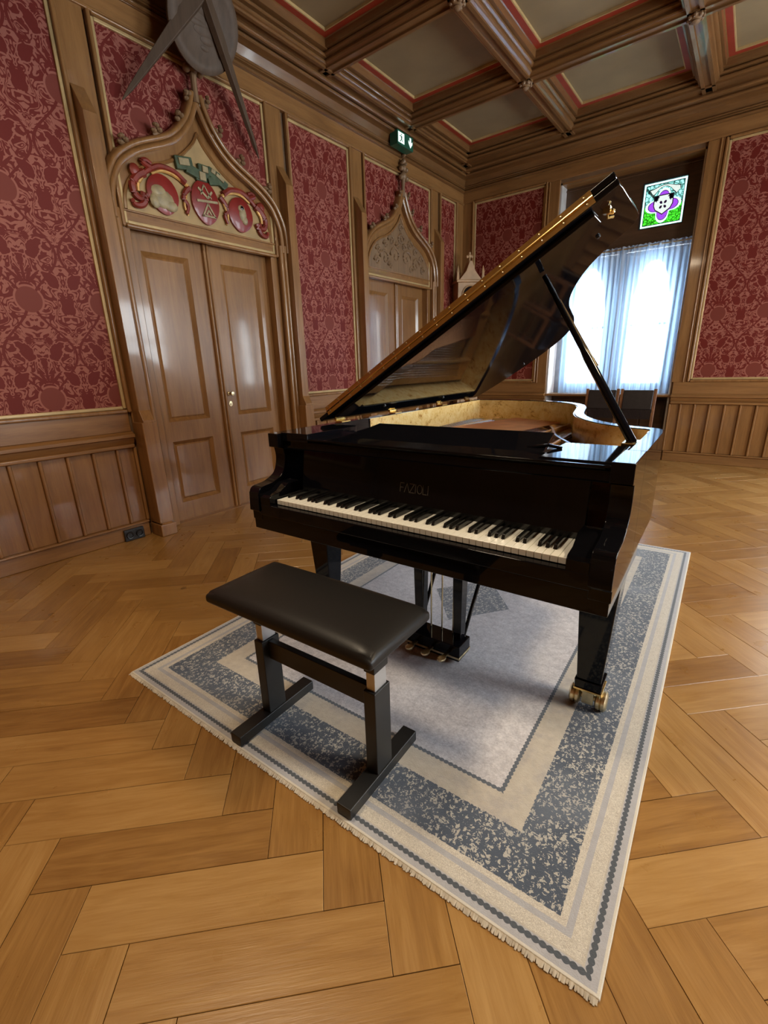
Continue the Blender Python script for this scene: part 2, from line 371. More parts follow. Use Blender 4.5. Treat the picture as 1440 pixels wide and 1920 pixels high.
    def mesh(s, name, mat, smooth=35, uvf=None):
        me = bpy.data.meshes.new(name); me.from_pydata([tuple(p) for p in s.v], [], s.f); bm = bmesh.new(); bm.from_mesh(me)
        bmesh.ops.remove_doubles(bm, verts=bm.verts, dist=1e-6); bmesh.ops.recalc_face_normals(bm, faces=bm.faces)
        if smooth:
            lim = math.radians(smooth)
            for fc in bm.faces: fc.smooth = True
            for e in bm.edges:
                if len(e.link_faces) == 2 and e.calc_face_angle(0) > lim: e.smooth = False
        if uvf:
            ul = bm.loops.layers.uv.new('UVMap')
            for fc in bm.faces:
                for lp in fc.loops: lp[ul].uv = uvf(lp.vert.co)
        bm.to_mesh(me); bm.free(); me.materials.append(MATS[mat] if isinstance(mat, str) else mat); return me
    def build(s, name, mat, parent=None, smooth=35, bevel=0, uvf=None, seg=2):
        o = bpy.data.objects.new(name, s.mesh(name, mat, smooth, uvf)); COL.objects.link(o)
        if parent is not None: o.parent = parent
        if bevel:
            b = o.modifiers.new('bevel', 'BEVEL'); b.width = bevel; b.segments = seg; b.limit_method = 'ANGLE'; b.angle_limit = math.radians(40); b.harden_normals = True
        return o
def tag(o, label=None, cat=None, group=None, kind=None):
    if label: o['label'] = label
    if cat: o['category'] = cat
    if group: o['group'] = group
    if kind: o['kind'] = kind
    return o
def empty(name, loc=(0, 0, 0), rz=0):
    o = bpy.data.objects.new(name, None); COL.objects.link(o); o.location = loc; o.rotation_euler = (0, 0, rz); o.empty_display_size = .1; return o
def copy_of(o, parent=None, loc=None, rot=None):
    c = o.copy(); COL.objects.link(c); c.parent = parent
    if loc is not None: c.location = loc
    if rot is not None: c.rotation_euler = rot
    return c
def copy_tree(o, parent=None, loc=None, rot=None):
    c = copy_of(o, parent, loc, rot)
    for ch in list(o.children): copy_tree(ch, c)
    return c
def spline(pts, n=8):
    out = []; P = [Vector(p) for p in pts]; P = [2*P[0]-P[1]]+P+[2*P[-1]-P[-2]]
    for i in range(1, len(P)-2):
        for k in range(n):
            t = k/n; a, b, c, d = P[i-1], P[i], P[i+1], P[i+2]
            out.append(.5*((2*b)+(c-a)*t+(2*a-5*b+4*c-d)*t*t+(3*b-a-3*c+d)*t**3))
    out.append(P[-2]); return [tuple(p) for p in out]
LW = lambda a, n, z: (n, a, z)                 # left wall: along y, out +x
BW = lambda a, n, z: (a, -n, z)                # back wall: along x, out -y
def wbox(mb, f, a0, a1, n0, n1, z0, z1):
    return mb.add([f(*p) for p in [(a0, n0, z0), (a1, n0, z0), (a1, n1, z0), (a0, n1, z0), (a0, n0, z1), (a1, n0, z1), (a1, n1, z1), (a0, n1, z1)]],
                  [(0, 3, 2, 1), (4, 5, 6, 7), (0, 1, 5, 4), (1, 2, 6, 5), (2, 3, 7, 6), (3, 0, 4, 7)])

# ------------------------------------------------------------------ floor: herringbone parquet
PW = .1521; PL = 4*PW; O0 = Vector((2.876, -6.856)); R2 = math.sqrt(.5)
def hb(p, q): return (O0.x+(p+q)*PW*R2, O0.y+(p-q)*PW*R2)     # p along (1,1), q along (1,-1)
floor = MB().box(-.3, RX+.3, RY0-.3, .55, -.08, -.012).build('floor', 'wall_core', smooth=0); tag(floor, 'herringbone oak parquet floor', kind='structure')
def clip(poly, x0, x1, y0, y1):
    for ax, lim, sg in ((0, x0, 1), (0, x1, -1), (1, y0, 1), (1, y1, -1)):
        out = []
        for i in range(len(poly)):
            a, b = poly[i], poly[(i+1) % len(poly)]; da, db = sg*(a[0][ax]-lim), sg*(b[0][ax]-lim)
            if da >= 0: out.append(a)
            if (da >= 0) != (db >= 0):
                t = da/(da-db); out.append(tuple(tuple(a[k][m]+(b[k][m]-a[k][m])*t for m in (0, 1)) for k in (0, 1)))
        poly = out
        if not poly: break
    return poly
planks = []
for i in range(-70, 70):
    for j in range(-14, 15):
        for typ in (0, 1):
            p0, q0 = i+4*j, i-4*j
            r = (p0, p0+4, q0, q0+1) if typ == 0 else (p0+4, p0+5, q0-3, q0+1)
            c = hb((r[0]+r[1])/2, (r[2]+r[3])/2)
            if not(-.5 < c[0] < RX+.5 and RY0-.5 < c[1] < .9): continue
            g = .001/PW; cs = [hb(a, b) for a, b in ((r[0]+g, r[2]+g), (r[1]-g, r[2]+g), (r[1]-g, r[3]-g), (r[0]+g, r[3]-g))]
            uvs = [(0, 0), (PL, 0), (PL, PW), (0, PW)] if typ == 0 else [(0, 0), (0, PW), (PL, PW), (PL, 0)]
            inside = all(0.03 < x < RX-.03 and RY0+.03 < y < -.03 for x, y in cs)
            px = to_px((c[0], c[1], 0)); area = 0
            if px and -60 < px[0] < 1500 and 700 < px[1] < 1990 and inside:
                pp = [to_px((x, y, 0)) for x, y in cs]
                if all(pp):
                    area = abs(sum(pp[k][0]*pp[(k+1) % 4][1]-pp[(k+1) % 4][0]*pp[k][1] for k in range(4)))/2
                    rx_, ry_ = c[0]-1.832, c[1]+6.373
                    if .15 < rx_ < 1.8 and .1 < ry_ < 2.75: area = 0
            planks.append((area, typ, c, cs, uvs, i, j))
planks.sort(key=lambda t: -t[0])
plank_me = None; rest = MB(); rest_uv = {}
for k, (area, typ, c, cs, uvs, i, j) in enumerate(planks):
    if k < 300 and area > 60:
        if plank_me is None:
            b = .001; hl, hw = PL/2-.0007, PW/2-.0007
            m = MB().add([(-hl, -hw, -.012), (hl, -hw, -.012), (hl, hw, -.012), (-hl, hw, -.012), (-hl, -hw, -b), (hl, -hw, -b), (hl, hw, -b), (-hl, hw, -b),
                          (-hl+b, -hw+b, 0), (hl-b, -hw+b, 0), (hl-b, hw-b, 0), (-hl+b, hw-b, 0)],
                         [(0, 1, 5, 4), (1, 2, 6, 5), (2, 3, 7, 6), (3, 0, 4, 7), (4, 5, 9, 8), (5, 6, 10, 9), (6, 7, 11, 10), (7, 4, 8, 11), (8, 9, 10, 11)])
            plank_me = m.mesh('plank', 'parquet', 0, lambda co: (co.x+PL/2, co.y+PW/2))
        o = bpy.data.objects.new('plank', plank_me); COL.objects.link(o); o.parent = floor; o.location = (c[0], c[1], random.uniform(-.0004, .0004)); o.rotation_euler = (0, 0, math.pi/4 if typ == 0 else -math.pi/4)
    else:
        poly = clip(list(zip(cs, uvs)), 0, RX, RY0, .0)
        if len(poly) < 3: continue
        zz = random.uniform(-.0006, 0); base = len(rest.v); n = len(poly)
        for (x, y), uv in poly: rest_uv[len(rest.v)] = uv; rest.v.append((x, y, zz))
        for (x, y), uv in poly: rest_uv[len(rest.v)] = uv; rest.v.append((x, y, -.012))
        rest.f.append(tuple(base+a for a in range(n)))
        rest.f += [(base+a, base+n+a, base+n+(a+1) % n, base+(a+1) % n) for a in range(n)]
me = bpy.data.meshes.new('plank_rest'); me.from_pydata(rest.v, [], rest.f); ul = me.uv_layers.new(name='UVMap')
for lp in me.loops: ul.data[lp.index].uv = rest_uv[lp.vertex_index]
bm = bmesh.new(); bm.from_mesh(me); bmesh.ops.recalc_face_normals(bm, faces=bm.faces)
for fc in bm.faces:
    if abs(fc.normal.z) > .9 and fc.normal.z < 0: fc.normal_flip()
bm.to_mesh(me); bm.free(); me.materials.append(MATS['parquet'])
o = bpy.data.objects.new('plank_field', me); COL.objects.link(o); o.parent = floor; o['kind'] = 'stuff'
MB().box(1.3, 3.2, 0, .3, -.012, -.001).build('niche_floor', 'oak_along_x', floor)

# ------------------------------------------------------------------ walls
ZF0, ZF1 = 1.035, 3.525
Y1, Y2 = -4.45, -1.66                       # centres of the two doors
wl = MB()
DH = .665
for a0, a1 in ((RY0-.3, Y1-DH), (Y1+DH, Y2-DH), (Y2+DH, .55)): wbox(wl, LW, a0, a1, -.25, 0, -.08, 4.4)
for yc in (Y1, Y2): wbox(wl, LW, yc-DH, yc+DH, -.25, 0, 2.345, 4.4); wbox(wl, LW, yc-DH, yc+DH, -.25, -.16, -.08, 2.345)
wall_left = tag(wl.build('wall_left', 'wall_core', smooth=0), 'oak panelled wall with red damask fields', kind='structure')
WO = (1.45, 3.05, .0, 3.52)                  # window recess in the back wall
W2 = (4.65, 6.25, .0, 3.52)
wb = MB()
for a0, a1 in ((-.25, WO[0]), (WO[1], W2[0]), (W2[1], RX+.3)): wbox(wb, BW, a0, a1, -.5, 0, -.08, 4.4)
for w in (WO, W2): wbox(wb, BW, w[0], w[1], -.5, 0, w[3], 4.4); wbox(wb, BW, w[0], w[1], -.5, -.28, -.08, .83)
wall_back = tag(wb.build('wall_back', 'wall_core', smooth=0), 'oak panelled back wall with window recess', kind='structure')
wr = MB(); spans = ((-1.6-.8, -1.6+.8), (-4.4-.8, -4.4+.8))
ys = [RY0-.3, spans[1][0], spans[1][1], spans[0][0], spans[0][1], .3]
for a0, a1 in ((ys[0], ys[1]), (ys[2], ys[3]), (ys[4], ys[5])): wr.box(RX, RX+.4, a0, a1, -.08, 4.4)
for a0, a1 in spans: wr.box(RX, RX+.4, a0, a1, -.08, .85); wr.box(RX, RX+.4, a0, a1, 2.85, 4.4)
wall_right = tag(wr.build('wall_right', 'oak_upright', smooth=0), 'oak panelled wall with tall windows', kind='structure')
wall_front = tag(MB().box(-.25, RX+.3, RY0-.3, RY0, -.08, 4.4).build('wall_front', 'oak_upright', smooth=0), 'oak panelled wall', kind='structure')

def fabric(f, wall, a0, a1, z0, z1, u0):
    m = wbox(MB(), f, a0, a1, 0, .008, z0, z1)
    ax = 1 if f is LW else 0
    m.build('fabric_panel', 'damask', wall, 0, uvf=lambda co: (co[ax]-u0, co.z-1.138+.12+.635*4))
    fr = MB(); w, n = .02, .022
    wbox(fr, f, a0-.004, a0+w, 0, n, z0, z1); wbox(fr, f, a1-w, a1+.004, 0, n, z0, z1); wbox(fr, f, a0+w, a1-w, 0, n, z0-.004, z0+w); wbox(fr, f, a0+w, a1-w, 0, n, z1-w, z1+.004)
    fr.build('gold_fillet', 'gold_fillet', wall, 0, bevel=.006)
    fr = MB(); w = .03
    wbox(fr, f, a0-w-.004, a0-.004, 0, .045, z0-w, z1+w); wbox(fr, f, a1+.004, a1+w+.004, 0, .045, z0-w, z1+w)
    wbox(fr, f, a0-.004, a1+.004, 0, .045, z0-w-.004, z0-.004); wbox(fr, f, a0-.004, a1+.004, 0, .045, z1+.004, z1+w+.004)
    fr.build('panel_moulding', 'oak_upright', wall, 0, bevel=.012)
def dado(f, wall, a0, a1, pitch, start, mat_h):
    """skirting, upright boards between thin stiles, rail and frieze between a0 and a1"""
    wbox(MB(), f, a0, a1, 0, .035, 0, .112).build('skirting', mat_h, wall, 0, bevel=.006)
    m = MB(); wbox(m, f, a0, a1, 0, .05, .112, .13); m.build('skirting_cap', mat_h, wall, 0, bevel=.007)
    wbox(MB(), f, a0, a1, 0, .05, .735, .765).build('dado_bead', mat_h, wall, 0, bevel=.009)
    m = MB().prism([(0, .765), (.03, .765), (.045, .785), (.05, .81), (.075, .82), (.075, .842), (.055, .848), (.04, .86), (0, .86)], a0, a1, lambda n, z, t: f(t, n, z)); m.build('dado_rail', mat_h, wall, 30)
    wbox(MB(), f, a0, a1, 0, .028, .86, 1.005).build('dado_frieze', mat_h, wall, 0, bevel=.004)
    edges = []; a = start
    while a > a0+.02: a -= pitch
    while a < a1-.02:
        if a > a0+.02: edges.append(a)
        a += pitch
    edges = [a0]+edges+[a1]
    for k in range(len(edges)-1):
        e0, e1 = edges[k], edges[k+1]
        if e1-e0 < .05: continue
        wbox(MB(), f, e0+.011, e1-.011, 0, .016, .13, .735).build('dado_board', 'oak_upright', wall, 0, bevel=.005)
    for e in edges:
        wbox(MB(), f, e-.012, e+.012, 0, .036, .13, .735).build('dado_stile', 'oak_upright', wall, 0, bevel=.008)
def flat(f, wall, a0, a1, z0, z1, n=.03, name='stile', mat='oak_upright'):
    wbox(MB(), f, a0, a1, 0, n, z0, z1).build(name, mat, wall, 0, bevel=.006)

# left wall bays
fabric(LW, wall_left, -7.62, Y1-.935, ZF0, ZF1, -5.85)
fabric(LW, wall_left, -3.465, -2.61, ZF0, ZF1, -3.035)
fabric(LW, wall_left, -.673, -.246, ZF0, ZF1+.01, -.46)
fabric(LW, wall_left, RY0+.4, -7.9, ZF0, ZF1, -8.4)
for yc in (Y1, Y2): fabric(LW, wall_left, yc-.685, yc+.705, 2.35, ZF1+.01, yc)
dado(LW, wall_left, -9.5, Y1-.93, .1715, -5.513, 'oak_along_y')
dado(LW, wall_left, Y1+.93, Y2-.93, .1715, Y1+.93+.17, 'oak_along_y')
dado(LW, wall_left, Y2+.93, -.02, .17, Y2+.93+.17, 'oak_along_y')
flat(LW, wall_left, -.21, -.0, 1.0, 3.56); flat(LW, wall_left, -7.87, -7.65, 1.0, 3.56)
for yc in (Y1, Y2):
    for s in (-1, 1): 
        e = sorted((yc+s*.735, yc+s*.905)); flat(LW, wall_left, e[0], e[1], 0, 3.56, .03)
flat(LW, wall_left, RY0, 0, 3.56, 3.72, .03, 'upper_rail', 'oak_along_y')
flat(LW, wall_left, RY0, 0, 3.548, 3.572, .045, 'upper_rail_bead', 'oak_along_y')
# back wall bays
fabric(BW, wall_back, .215, 1.255, ZF0, ZF1+.02, .735)
fabric(BW, wall_back, 3.245, 4.45, ZF0, ZF1, 3.85)
fabric(BW, wall_back, 6.45, 7.1, ZF0, ZF1, 6.77)
dado(BW, wall_back, .02, WO[0], .153, .2, 'oak_along_x'); dado(BW, wall_back, WO[1]+.02, W2[0], .153, 3.189, 'oak_along_x'); dado(BW, wall_back, W2[1], RX, .153, 6.4, 'oak_along_x')
flat(BW, wall_back, 0, .18, 1.0, 3.56, .03); flat(BW, wall_back, 1.29, 1.45, 1.0, 3.56, .03); flat(BW, wall_back, 3.05, 3.21, 1.0, 3.56, .03); flat(BW, wall_back, 4.49, 4.65, 1.0, 3.56); flat(BW, wall_back, 6.25, 6.41, 1.0, 3.56)
for a in (1.315, 3.175): flat(BW, wall_back, a-.008, a+.008, 1.0, 3.56, .04, 'stile_bead')
flat(BW, wall_back, 0, RX, 3.56, 3.72, .03, 'upper_rail', 'oak_along_x')

# ------------------------------------------------------------------ doors with ogee arches
ARCH = [(.79, 2.36), (.785, 2.5), (.76, 2.6), (.70, 2.71), (.62, 2.785), (.53, 2.842), (.43, 2.89), (.33, 2.935), (.24, 2.988), (.16, 3.06), (.09, 3.15), (.035, 3.26), (.012, 3.33)]
half = spline(ARCH, 5)
def make_door(num, yc, label):
    f = lambda a, n, z: (n, a+yc, z)
    D = tag(empty('door_%d' % num, (0, yc, 0)), label, kind='structure')
    g = lambda a, n, z: (n, a, z)
    for s in (-1, 1):                                             # leaves
        e0, e1 = (-.655, -.012) if s < 0 else (.012, .655)
        leaf = MB(); n0, n1 = -.115, -.075
        c0, c1 = ((-.56, -.165) if s < 0 else (.145, .55))
        for a0, a1, z0, z1 in ((e0, c0, .004, 2.335), (c1, e1, .004, 2.335), (c0, c1, .004, .165), (c0, c1, .715, .885), (c0, c1, 2.2, 2.335)): wbox(leaf, g, a0, a1, n0, n1, z0, z1)
        lf = leaf.build('door_leaf', 'oak_upright', D, 0)
        for z0, z1 in ((.165, .715), (.885, 2.2)):
            m = MB(); b = .03
            fr = [(c0, c1, z0, z1, n1-.002), (c0+b, c1-b, z0+b, z1-b, n1-.028), (c0+b+.012, c1-b-.012, z0+b+.012, z1-b-.012, n1-.02)]
            vs = [];
            for x0, x1, y0, y1, n in fr: vs += [g(x0, n, y0), g(x1, n, y0), g(x1, n, y1), g(x0, n, y1)]
            fs = [(k*4+i, k*4+(i+1) % 4, k*4+4+(i+1) % 4, k*4+4+i) for k in (0, 1) for i in range(4)]+[(8, 9, 10, 11)]
            bk = [g(c0, n0, z0), g(c1, n0, z0), g(c1, n0, z1), g(c0, n0, z1)]
            fs += [(12, 15, 14, 13)]+[(i, 12+i, 12+(i+1) % 4, (i+1) % 4) for i in range(4)]
            m.add(vs+bk, fs); m.build('door_panel', 'oak_upright', lf, 0)
        if s > 0 and num == 1:
            h = MB(); h.lathe([(0, 0), (.02, 0), (.02, .006), (.011, .01), (.009, .035), (.014, .04), (.02, .05), (.018, .06), (0, .064)], 14, lambda x, y, t: g(.072+x, n1+t, 1.09+y))
            h.build('handle', 'brass_worn', lf)
            h = MB(); h.lathe([(0, 0), (.02, 0), (.019, .005), (0, .006)], 14, lambda x, y, t: g(.072+x, n1+t, .995+y*1.3)); wbox(h, g, .066, .078, n1+.005, n1+.012, .985, 1.0); h.build('keyhole_plate', 'brass_worn', lf)
    m = MB(); wbox(m, g, -.03, .03, -.075, -.06, .004, 2.335); 
    for dx in (-.016, .016): m.tube([g(dx, -.058, .004), g(dx, -.058, 2.335)], .013, 10)
    m.build('centre_bead', 'oak_upright', D)
    for s in (-1, 1):                                             # casing: flat jamb and two shafts
        m = MB(); e = sorted((s*.655, s*.735)); wbox(m, g, e[0], e[1], -.13, .012, 0, 2.36); m.build('jamb', 'oak_upright', D, 0, bevel=.006)
        m = MB(); e = sorted((s*.735, s*.80)); wbox(m, g, e[0], e[1], .0, .04, .0, 2.4); m.build('jamb_board', 'oak_upright', D, 0, bevel=.006)
        for ax, r, n in ((.752, .024, .05), (.787, .018, .066)):
            m = MB(); m.tube([g(s*ax, n, .12), g(s*ax, n, 2.42)], r, 12); m.build('shaft', 'oak_upright', D, 40)
        # outer post with splayed plinth and run-out top
        m = MB(); pc = s*.852
        m.taper((0, 0, 0), (1, 1), (0, 0, 0), (1, 1)); m.v = []; m.f = []
        prof = [(0, .0), (.192, .0), (.192, .1), (.18, .11), (.18, .945), (.14, 1.02), (.14, 2.925), (.03, 3.1), (0, 3.1)]
        m.prism(prof, pc-.045, pc+.045, lambda n, z, t: g(t, n, z)); m.build('post', 'oak_upright', D, 0, bevel=.005)
        m = MB(); wbox(m, g, pc-.06, pc+.06, .03, .185, .11, .93); m.taper((0, 0, 0), (1, 1), (0, 0, 0), (1, 1)); m.v = m.v[:8]; m.f = m.f[:6]; m.build('plinth', 'oak_upright', D, 0, bevel=.006)
        m = MB(); wbox(m, g, pc-.066, pc+.066, .03, .2, 0, .1); m.build('plinth_foot', 'oak_upright', D, 0, bevel=.006)
    m = MB(); wbox(m, g, -.735, .735, -.12, .015, 2.335, 2.435); m.build('lintel', 'oak_along_y', D, 0, bevel=.006)
    m = MB(); wbox(m, g, -.735, .735, .0, .03, 2.425, 2.44); m.build('lintel_bead', 'oak_along_y', D, 0, bevel=.006)
    # tympanum field and plain band under the arch
    inner = [(max(a-.1, 0) if z > 2.9 else a-.09, z-(.03 if z < 2.9 else .13)) for a, z in half if z < 3.22]
    inner = [(a, z) for a, z in inner if z > 2.44]
    outl = [(a, z) for a, z in half if z > 2.40]
    poly = [(-a, z) for a, z in outl]+[(a, z) for a, z in reversed(outl)]
    m = MB().prism([(-.79, 2.40)]+poly+[(.79, 2.40)], .008, .016, lambda a, z, n: g(a, n, z)); m.build('arch_field', 'oak_upright', D, 0)
    tp = [(.67, 2.44), (.66, 2.53), (.62, 2.62), (.54, 2.71), (.43, 2.775), (.31, 2.82), (.2, 2.88), (.1, 2.965), (.04, 3.03), (0, 3.1)]
    tps = spline(tp, 4); tpoly = [(-a, z) for a, z in tps]+[(a, z) for a, z in reversed(tps[:-1])]
    m = MB().prism(tpoly, .016, .024, lambda a, z, n: g(a, n, z)); T = m.build('tympanum', 'cream_paint' if num == 1 else 'oak_carved', D, 0)
    m = MB(); m.sweep([(-a, z) for a, z in tps[:-1]]+[(a, z) for a, z in reversed(tps)], [(-.008, .016), (-.008, .034), (.004, .04), (.014, .03), (.014, .016)], g); m.build('tympanum_bead', 'oak_upright', D)
    # ogee moulding, two rolls
    full = [(-a, z) for a, z in half]+[(a, z) for a, z in reversed(half)]
    pr = [(-.035, .01), (-.035, .03)]+[(-.02+.024*math.cos(t), .055+.028*math.sin(t)) for t in (2.6, 2.0, 1.57, 1.1, .5)]+[(.006, .062)]+[(.024+.02*math.cos(t), .075+.024*math.sin(t)) for t in (2.6, 1.9, 1.4, .8, .2)]+[(.05, .06), (.05, .01)]
    for sg in (-1, 1):
        pth = [(sg*a, z) for a, z in half]
        if sg > 0: pth = pth[::-1]
        m = MB(); m.sweep(pth, [(-o, n) for o, n in pr], g); m.build('arch_moulding', 'oak_upright', D, 40)
    # crockets and finial
    def leaf(mb, a, z, ang, sc):
        for k, (dl, da, r) in enumerate(((.0, 0, .034), (.03, .7, .022), (.03, -.7, .022), (.048, 0, .02), (.055, .45, .014))):
            ca = a+math.cos(ang+da)*dl*sc; cz = z+math.sin(ang+da)*dl*sc
            mb.blob((ca, .06+.012*k, cz), (r*sc*1.1, .022*sc, r*sc*.8), 7, 5, g)
    for sg in (-1, 1):
        for a, z, ang in ((.62, 2.83, 1.0), (.36, 2.97, 1.3), (.15, 3.12, .8), (.05, 3.29, .5)):
            m = MB(); leaf(m, sg*a, z, ang if sg > 0 else math.pi-ang, 1.0); m.build('crocket', 'oak_carved', D)
    m = MB(); m.tube([g(0, .07, 3.28), g(0, .075, 3.4), g(0, .08, 3.5)], [.03, .022, .03], 10)
    for a, z, r in ((0, 3.5, .045), (-.055, 3.48, .03), (.055, 3.48, .03), (0, 3.58, .038), (-.05, 3.57, .026), (.05, 3.57, .026), (0, 3.65, .03), (-.03, 3.63, .02), (.03, 3.63, .02), (0, 3.71, .018)): m.blob((a, .085, z), (r, .035, r), 8, 6, g)
    m.build('finial', 'oak_carved', D)
    m = MB(); wbox(m, g, -.655, .655, -.16, .0, -.01, .004); m.build('threshold', 'oak_along_y', D, 0)
    if num == 2:                                                  # carved foliage scrolls
        for k, (a, z, r) in enumerate(((-.34, 2.57, .1), (.34, 2.57, .1), (-.12, 2.62, .11), (.12, 2.62, .11), (-.2, 2.78, .07), (.2, 2.78, .07), (0, 2.82, .08), (-.5, 2.52, .06), (.5, 2.52, .06), (0, 2.95, .05), (-.23, 2.5, .05), (.23, 2.5, .05), (-.46, 2.64, .06), (.46, 2.64, .06), (-.32, 2.72, .05), (.32, 2.72, .05), (-.07, 2.74, .05), (.07, 2.74, .05))):
            sg = -1 if a < 0 else 1; m = MB()
            pts = [g(a+sg*math.cos(t*.5)*r*(1-t/16), .026, z+math.sin(t*.5)*r*(1-t/16)) for t in range(15)]
            m.tube(pts, .016, 6, .007); m.blob((pts[-1][1], .028, pts[-1][2]), (.016, .012, .016), 6, 5, g)
            for q in (3, 6, 9): m.blob((pts[q][1]+sg*.016, .026, pts[q][2]+.012), (.02, .008, .011), 6, 4, g)
            m.build('carved_scroll', 'oak_carved', T)
    return D
door_1 = make_door(1, Y1, 'oak double door under an ogee arch with painted coat of arms')
door_2 = make_door(2, Y2, 'oak double door under an ogee arch with carved foliage')

# painted coat of arms over door 1
CA = tag(empty('coat_of_arms', (.024, Y1, 2.44)), 'painted relief of three red shields and green crest over the nearer double door', 'relief')
gA = lambda a, n, z: (n, a, z-2.44)
def shield(ca, cz, w, h, mat, rot=0):
    pts = []
    for k in range(28):
        t = 2*math.pi*k/28; x = math.cos(t)*w*(1 if math.sin(t) > 0 else (1-.25*abs(math.sin(t))**2)); y = math.sin(t)*h
        pts.append((ca+x*math.cos(rot)-y*math.sin(rot), cz+x*math.sin(rot)+y*math.cos(rot)))
    m = MB(); n = len(pts); vs = [gA(a, 0, z) for a, z in pts]+[gA(a, .022, z) for a, z in pts]+[gA(ca+(a-ca)*.75, .034, cz+(z-cz)*.75) for a, z in pts]+[gA(ca, .037, cz)]
    fs = [(i, (i+1) % n, n+(i+1) % n, n+i) for i in range(n)]+[(n+i, n+(i+1) % n, 2*n+(i+1) % n, 2*n+i) for i in range(n)]+[(2*n+i, 2*n+(i+1) % n, 3*n) for i in range(n)]+[tuple(range(n-1, -1, -1))]
    m.add(vs, fs); return m.build('shield', mat, CA, 60)
sL = shield(-.37, 2.59, .125, .135, 'shield_red', .12); sM = shield(-.005, 2.615, .125, .16, 'shield_red'); sR = shield(.335, 2.595, .125, .135, 'shield_red', -.12)
m = MB(); 
for a, z, r1, r2 in ((-.385, 2.555, .09, .065), (-.41, 2.6, .06, .045), (-.33, 2.52, .06, .04), (-.45, 2.53, .04, .05)): m.blob((a, .034, z), (r1, .016, r2), 10, 6, gA)
m.build('shield_figure', 'crest_pale', sL)
m = MB()
for a, z, r1, r2 in ((.345, 2.6, .038, .06), (.335, 2.64, .035, .03), (.36, 2.555, .03, .035)): m.blob((a, .036, z), (r1, .014, r2), 10, 6, gA)
m.build('shield_figure', 'crest_pale', sR)
m = MB(); m.blob((.335, .048, 2.645), (.017, .008, .017), 8, 5, gA); m.build('figure_boss', 'glass_black', sR)
def bar(mb, p, q, w, n0=.034, n1=.043):
    d = Vector((q[0]-p[0], q[1]-p[1])).normalized(); x, y = -d.y*w/2, d.x*w/2
    mb.prism([(p[0]+x, p[1]+y), (q[0]+x, q[1]+y), (q[0]-x, q[1]-y), (p[0]-x, p[1]-y)], n0, n1, lambda a, z, n: gA(a, n, z))
m = MB()
bar(m, (-.075, 2.705), (.005, 2.645), .016); bar(m, (.005, 2.645), (.05, 2.70), .016); bar(m, (-.02, 2.735), (-.055, 2.66), .009); bar(m, (-.02, 2.735), (.04, 2.645), .009)
bar(m, (-.095, 2.612), (.095, 2.632), .017)
bar(m, (0, 2.605), (-.055, 2.51), .013); bar(m, (0, 2.605), (.06, 2.515), .013); bar(m, (-.06, 2.512), (.065, 2.517), .013); bar(m, (0, 2.56), (-.022, 2.525), .012); bar(m, (0, 2.56), (.022, 2.528), .012)
m.build('mason_mark', 'crest_pale', sM, 0)
for sg in (-1, 1):                                               # mantling
    for pts, r, mt in (([(.17, 2.715), (.25, 2.765), (.36, 2.775), (.45, 2.735), (.52, 2.68)], .02, 'mantle_red'), ([(.15, 2.695), (.24, 2.74), (.35, 2.75), (.44, 2.71)], .012, 'mantle_gold'),
                       ([(.5, 2.7), (.56, 2.66), (.6, 2.6), (.585, 2.54), (.545, 2.53), (.53, 2.57)], .024, 'mantle_red'), ([(.52, 2.67), (.555, 2.62), (.56, 2.57)], .013, 'mantle_gold'),
                       ([(.14, 2.69), (.18, 2.65), (.2, 2.6), (.17, 2.56), (.19, 2.5)], .017, 'mantle_red'), ([(.165, 2.66), (.2, 2.56), (.175, 2.49)], .009, 'mantle_gold'),
                       ([(.5, 2.56), (.54, 2.49), (.6, 2.475), (.62, 2.51)], .02, 'mantle_red'), ([(.43, 2.74), (.5, 2.77), (.47, 2.79), (.43, 2.775)], .016, 'mantle_red')):
        P = spline([(sg*a, z) for a, z in pts], 5); MB().tube([gA(a, .018, z) for a, z in P], r*1.3, 7, r*.8).build('mantling', mt, CA)
    m = MB(); m.blob((sg*.565, .02, 2.7), (.04, .02, .045), 9, 6, gA); m.build('mantling_boss', 'mantle_red', CA)
m = MB()
for a, z, w, h, rt in ((-.16, 2.85, .075, .045, .15), (-.09, 2.815, .06, .035, -.2), (.01, 2.84, .05, .045, 0), (.1, 2.84, .055, .035, -.3), (.165, 2.8, .06, .035, -.5), (-.02, 2.8, .05, .04, 0), (.09, 2.79, .05, .03, .2)):
    c, s_ = math.cos(rt), math.sin(rt); P = [(a+x*w*c-y*h*s_, z+x*w*s_+y*h*c) for x, y in ((-1, -1), (1, -1), (1, 1), (-1, 1))]
    m.prism(P, 0, .03+.006*random.random(), lambda p, q, n: gA(p, n, q))
m.build('crest', 'crest_green', CA, 0, bevel=.008)
m = MB()
for a, z, w, h, rt in ((-.165, 2.855, .045, .024, .15), (.015, 2.85, .026, .022, 0), (.15, 2.825, .04, .014, -.5), (-.015, 2.795, .028, .03, 0), (.09, 2.855, .02, .016, -.3)):
    c, s_ = math.cos(rt), math.sin(rt); P = [(a+x*w*c-y*h*s_, z+x*w*s_+y*h*c) for x, y in ((-1, -1), (1, -1), (1, 1), (-1, 1))]
    MB().prism(P, .03, .044, lambda p, q, n: gA(p, n, q)).build('crest_detail', 'crest_pale', CA, 0, bevel=.005)

